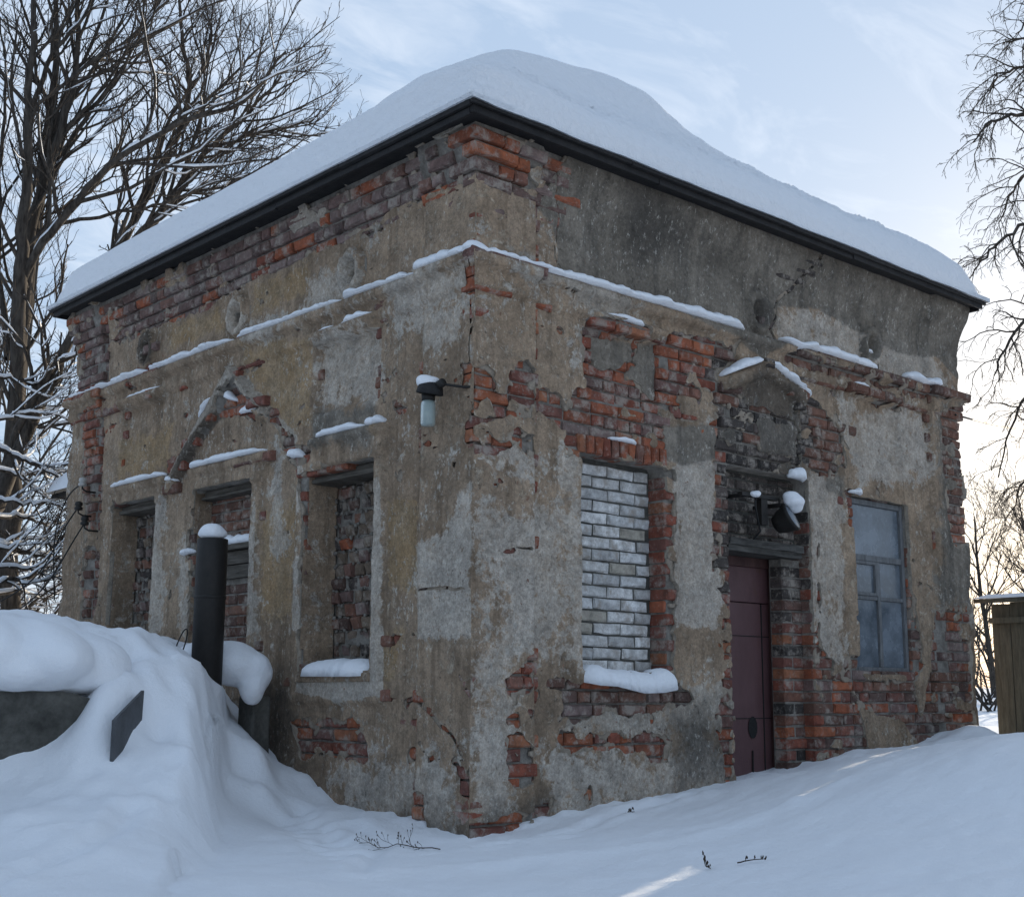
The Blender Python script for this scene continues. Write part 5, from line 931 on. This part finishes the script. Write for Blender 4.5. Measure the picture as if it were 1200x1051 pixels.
# ------------------------------------------------------------ trees
class Tree:
    def __init__(s,seed): s.r=np.random.default_rng(seed); s.big=[];s.mid=[];s.tw=[]
    def path(s,p,d,L,n,wig,up,droop=0):
        p=np.array(p,float); d=np.array(d,float); d/=np.linalg.norm(d); P=[p]; st=L/n
        for i in range(n):
            d=d+s.r.normal(0,wig,3)+np.array((0,0,up-droop*i/n)); d/=np.linalg.norm(d); p=p+d*st; P.append(p)
        return np.array(P)
    def kids(s,P,r0,r1,lvl,num,L,ang,cfg,t0=.15):
        T=np.gradient(P,axis=0); T/=np.linalg.norm(T,axis=1)[:,None]+1e-9; n=len(P)
        for k in range(num):
            t=t0+(1-t0)*(k+s.r.uniform(0,1))/num; f=t*(n-1); i=min(int(f),n-2); q=P[i]+(P[i+1]-P[i])*(f-i); d=T[i]
            a=s.r.normal(0,1,3); a-=d*(a@d); a/=np.linalg.norm(a)+1e-9; th=s.r.uniform(ang*.6,ang*1.25)
            nd=d*math.cos(th)+a*math.sin(th); nd[2]+=cfg['lift']
            l=L*(1-.55*t)*s.r.uniform(.6,1.25); ra=min((r0+(r1-r0)*t)*.62,cfg['rmax'][lvl])
            s.branch(q,nd,l,ra,lvl,cfg)
    def branch(s,p,d,L,r,lvl,cfg):
        n=(7,6,5,4)[min(lvl,3)]; P=s.path(p,d,L,n,cfg['wig'],cfg['up'],cfg['droop'])
        re=r*.35; (s.mid if lvl<=1 else s.tw).append((P,np.linspace(r,max(re,cfg['rmin']),len(P)),lvl))
        if lvl<cfg['levels']: s.kids(P,r,re,lvl+1,cfg['num'][lvl],L*cfg['ratio'],cfg['ang'],cfg)
    def limb(s,P,r,cfg,num=None,L=None,t0=.25,taper=.22):
        P=np.array(P,float); k=np.arange(len(P)); t=np.linspace(0,len(P)-1,(len(P)-1)*5+1); Q=np.stack([np.interp(t,k,P[:,j]) for j in range(3)],-1)
        for _ in range(3): Q[1:-1]=(Q[:-2]+2*Q[1:-1]+Q[2:])/4
        Q[1:-1]+=s.r.normal(0,.012,(len(Q)-2,3)); rad=np.linspace(r,r*taper,len(Q)); s.big.append((Q,rad,0))
        s.kids(Q,r,r*taper,0,num or cfg['n0'],L or cfg['L0'],cfg['ang'],cfg,t0)
    def emit(s,name,label,cat='tree',group=None,snow=.0,base=None,one=False):
        def st(q):
            if q: q['kind']='stuff'
        b=base if base is not None else s.big[0][0][0]; e=empty(name,tuple(float(x) for x in b)); tag(e,label,cat,group); off=np.array(e.location)
        def tubes(nm,lst,n,mat,shift=None):
            V=[];F=[];c=0
            for P,r,l in lst:
                m=n; V.append(rings(P-off,r,m)); k=len(P); i=np.arange(k*m).reshape(k,m); j=np.roll(i,-1,1)
                F.append(np.stack([i[:-1],j[:-1],j[1:],i[1:]],-1).reshape(-1,4)+c); c+=k*m
            if V: return mesh(nm,np.concatenate(V),np.concatenate(F),mat,e,True)
        tubes('trunk',s.big[:1],9,M['bark'])
        if one:
            for q in s.big[1:]: tubes('limb',[q],8,M['bark'])
        else: st(tubes('limbs',s.big[1:],6,M['bark']))
        st(tubes('branches',s.mid,5,M['bark'])); st(tubes('twigs',s.tw,3,M['twig']))
        if snow>0:
            lst=[]
            for P,r,l in s.big+s.mid+[x for x in s.tw if x[2]==2]:
                if r[0]<.007: continue
                T=np.gradient(P,axis=0); T/=np.linalg.norm(T,axis=1)[:,None]+1e-9; ok=(abs(T[:,2])<.86)&(s.r.uniform(size=len(P))<snow)
                i=0
                while i<len(P):
                    if ok[i]:
                        j=i
                        while j+1<len(P) and ok[j+1]: j+=1
                        if j-i>=2:
                            k=slice(i,j+1); flat=1-abs(T[k,2])**2; th=np.minimum(.35+r[k]*0,1)*0+np.clip(r[k]*.75+.011,0,.085)*flat
                            q=P[k].copy(); q[:,2]+=r[k]*.62+th*.25; rr=(r[k]*.62+th*.55)*np.r_[.35,np.ones(j-i-1),.35]; lst.append((q,rr,0))
                        i=j+1
                    else: i+=1
            st(tubes('branch_snow',lst,6,M['snow']))
        return e
CF=dict(lift=.18,up=.06,droop=0.,wig=.16,levels=2,num=(6,5,4),ratio=.55,ang=.72,rmax=(.026,.011,.0055,.004),rmin=.0028,n0=13,L0=2.2)
RS=.5
def manual(key,seed,name,label,cfg,snow,**k):
    t=Tree(seed)
    for r,P in LIMBS[key]: t.limb(P,r*RS,cfg,num=max(6,int(cfg['n0']*min(1.3,.5+len(P)/8))),L=cfg['L0']*(1.15 if r>.08 else .8),**k)
    return t.emit(name,label,snow=snow,one=True)
manual('A',3,'bare_tree','tall bare tree with several dark stems rising at the left edge',dict(CF,n0=12),.6)
manual('B',5,'bare_tree','bare tree fanning out to the right over the left end of the roof',dict(CF,L0=1.8,n0=14),.55)
manual('C',8,'bare_tree','leaning tree with snow laden low boughs beside the annexe',dict(CF,L0=1.0,n0=9,lift=.05,num=(5,4,3)),.97)
DR=dict(CF,lift=-.05,up=-.02,droop=.22,wig=.2,L0=1.0,n0=13,num=(5,4,4),ratio=.6,rmax=(.010,.006,.004,.003),rmin=.0024,ang=.85)
manual('D',11,'drooping_tree','bare tree with drooping branches entering at the right edge',DR,.0,t0=.3)
def auto(x,y,h,seed,label,group,name='bare_tree',snow=.5,spread=.5,n=7,cfg=None,r=.13):
    t=Tree(seed); z=float(ground_z(np.array([x]),np.array([y]))[0])-.1; c=dict(cfg or CF)
    tr=t.path((x,y,z),(t.r.normal(0,.08),t.r.normal(0,.08),1),h,9,.05,.02); t.big.append((tr,np.linspace(r,r*.2,len(tr)),0))
    T=np.gradient(tr,axis=0)
    for k in range(n):
        f=.22+.72*k/n; i=min(int(f*9),8); a=t.r.uniform(0,6.28); d=np.array((math.cos(a)*spread,math.sin(a)*spread,.75)); L=h*.5*(1-.5*f)*t.r.uniform(.8,1.2)
        P=t.path(tr[i],d,L,6,.10,.05); rr=r*(1-.75*f)*.55; t.big.append((P,np.linspace(rr,rr*.25,len(P)),0)); t.kids(P,rr,rr*.25,0,c['n0'],c['L0'],c['ang'],c,.2)
    t.kids(tr,r,r*.2,0,c['n0'],c['L0'],c['ang'],c,.4)
    return t.emit(name,label,'tree',group,snow)
g='bare trees in the wood behind the building'
BG=dict(CF,n0=9,num=(5,5,4),L0=1.7)
for i,(x,y,h) in enumerate(((1.9,14.5,9),(-.3,15.5,8),(4.2,18.5,11),(1.0,19.5,9.5),(3.2,24,11),(-1.2,21,9),(6.4,22,10.5),(-2.0,25,8),(.5,28,9),(2.4,30,10),(5.0,29,11),(-.6,33,9),(1.6,36,10),(4,38,11))):
    auto(x,y,h,40+i,'bare tree in the dense wood behind the left end of the building',g,snow=.6,r=.09,cfg=BG)
def bush(x,y,h,seed,label,group,snow=.95,n=22):
    t=Tree(seed); z=float(ground_z(np.array([x]),np.array([y]))[0])-.05
    for k in range(n):
        a=t.r.uniform(0,6.28); P=t.path((x+t.r.normal(0,.25),y+t.r.normal(0,.25),z),(math.cos(a)*.7,math.sin(a)*.7,1),h*t.r.uniform(.6,1.1),6,.16,-.04,.12); t.big.append((P,np.linspace(.028,.009,len(P)),0))
        t.kids(P,.022,.007,1,5,.55*h*.5,.8,dict(CF,num=(5,4,4),lift=.02,up=-.02,droop=.1,levels=2,rmin=.004),.25)
    return t.emit('bush',label,'bush',group,snow)
for i,(x,y,h) in enumerate(((.2,9.0,2.2),(-.6,9.8,2.6),(.9,10.5,3.0),(-.1,11.8,3.2),(1.4,12.4,3.0),(-1.2,12.5,3.0),(.4,14,3.6),(2.1,15.8,3.8),(-.9,16.5,4),(1.1,17.5,4.))):
    bush(x,y,h,80+i,'snow laden leafless bush in the thicket at far left','snow laden bushes at far left')
# trees across the snowy field, right
FB=dict(CF,n0=8,num=(5,4,3),L0=2.4,lift=.12,rmin=.007,rmax=(.04,.02,.011,.008))
for i,(x,y,h) in enumerate(((37,16.5,6.2),(44,17.0,7.5),(41,20.5,5.5),(52,22.5,9),(50,19.0,8),(60,24,9),(34,12.6,6))):
    auto(x,y,h,120+i,'small bare tree across the snowy field at right','bare trees across the field',snow=.0,r=.12,cfg=FB,spread=.7)
for i,(x,y) in enumerate(((24,9.6),(27,11.2),(30,10.6),(33,13.5))):
    bush(x,y,2.3,160+i,'leafless bush at the near edge of the snowy field between building and shed','bushes at the field edge',.4,12)
# dead stems poking through the snow
def weed(x,y,L,az,seed,label,lie=.25,n=9):
    t=Tree(seed); z=float(ground_z(np.array([x]),np.array([y]))[0])
    P=t.path((x,y,z-.02),(math.cos(az),math.sin(az),lie),L,9,.07,0); 
    gz=ground_z(P[:,0],P[:,1]); P[:,2]=np.maximum(P[:,2],gz+.012); t.big.append((P,np.linspace(.003,.0014,len(P)),0))
    c=dict(CF,num=(3,2,2),levels=1,L0=L*.22,rmin=.0012,rmax=(.002,.0015,.0015,.0015),lift=.25,ang=.7); t.kids(P,.003,.0015,0,n,L*.24,.7,c,.15)
    e=empty('dead_weed',(x,y,z)); tag(e,label,'weed')
    mb=MB()
    for Q,r,l in t.big: mb.tube(Q-np.array(e.location),r,4)
    mb.build('stem',M['twig'],e); mb=MB()
    for Q,r,l in t.mid+t.tw:
        mb.tube(Q-np.array(e.location),r,3)
        q=Q[-1]-np.array(e.location); mb.rev([(.001,-.005),(.003,0),(.001,.006)],tuple(q),5)
    mb.build('twig',M['twig'],e)
weed(-.50,-.36,.50,R(100),301,'dry twiggy weed lying on the snow at the foot of the near corner',.06,12)
weed(.92,-.30,.13,R(20),302,'small dry weed tuft poking from the snow below the white brick window',.7,6)
weed(-.36,-1.98,.12,R(60),303,'small dry weed tuft beside the sunlit streak',.5,7)
weed(-.28,-2.06,.13,R(-30),304,'short dark stem lying right of the sunlit streak',.15,4)
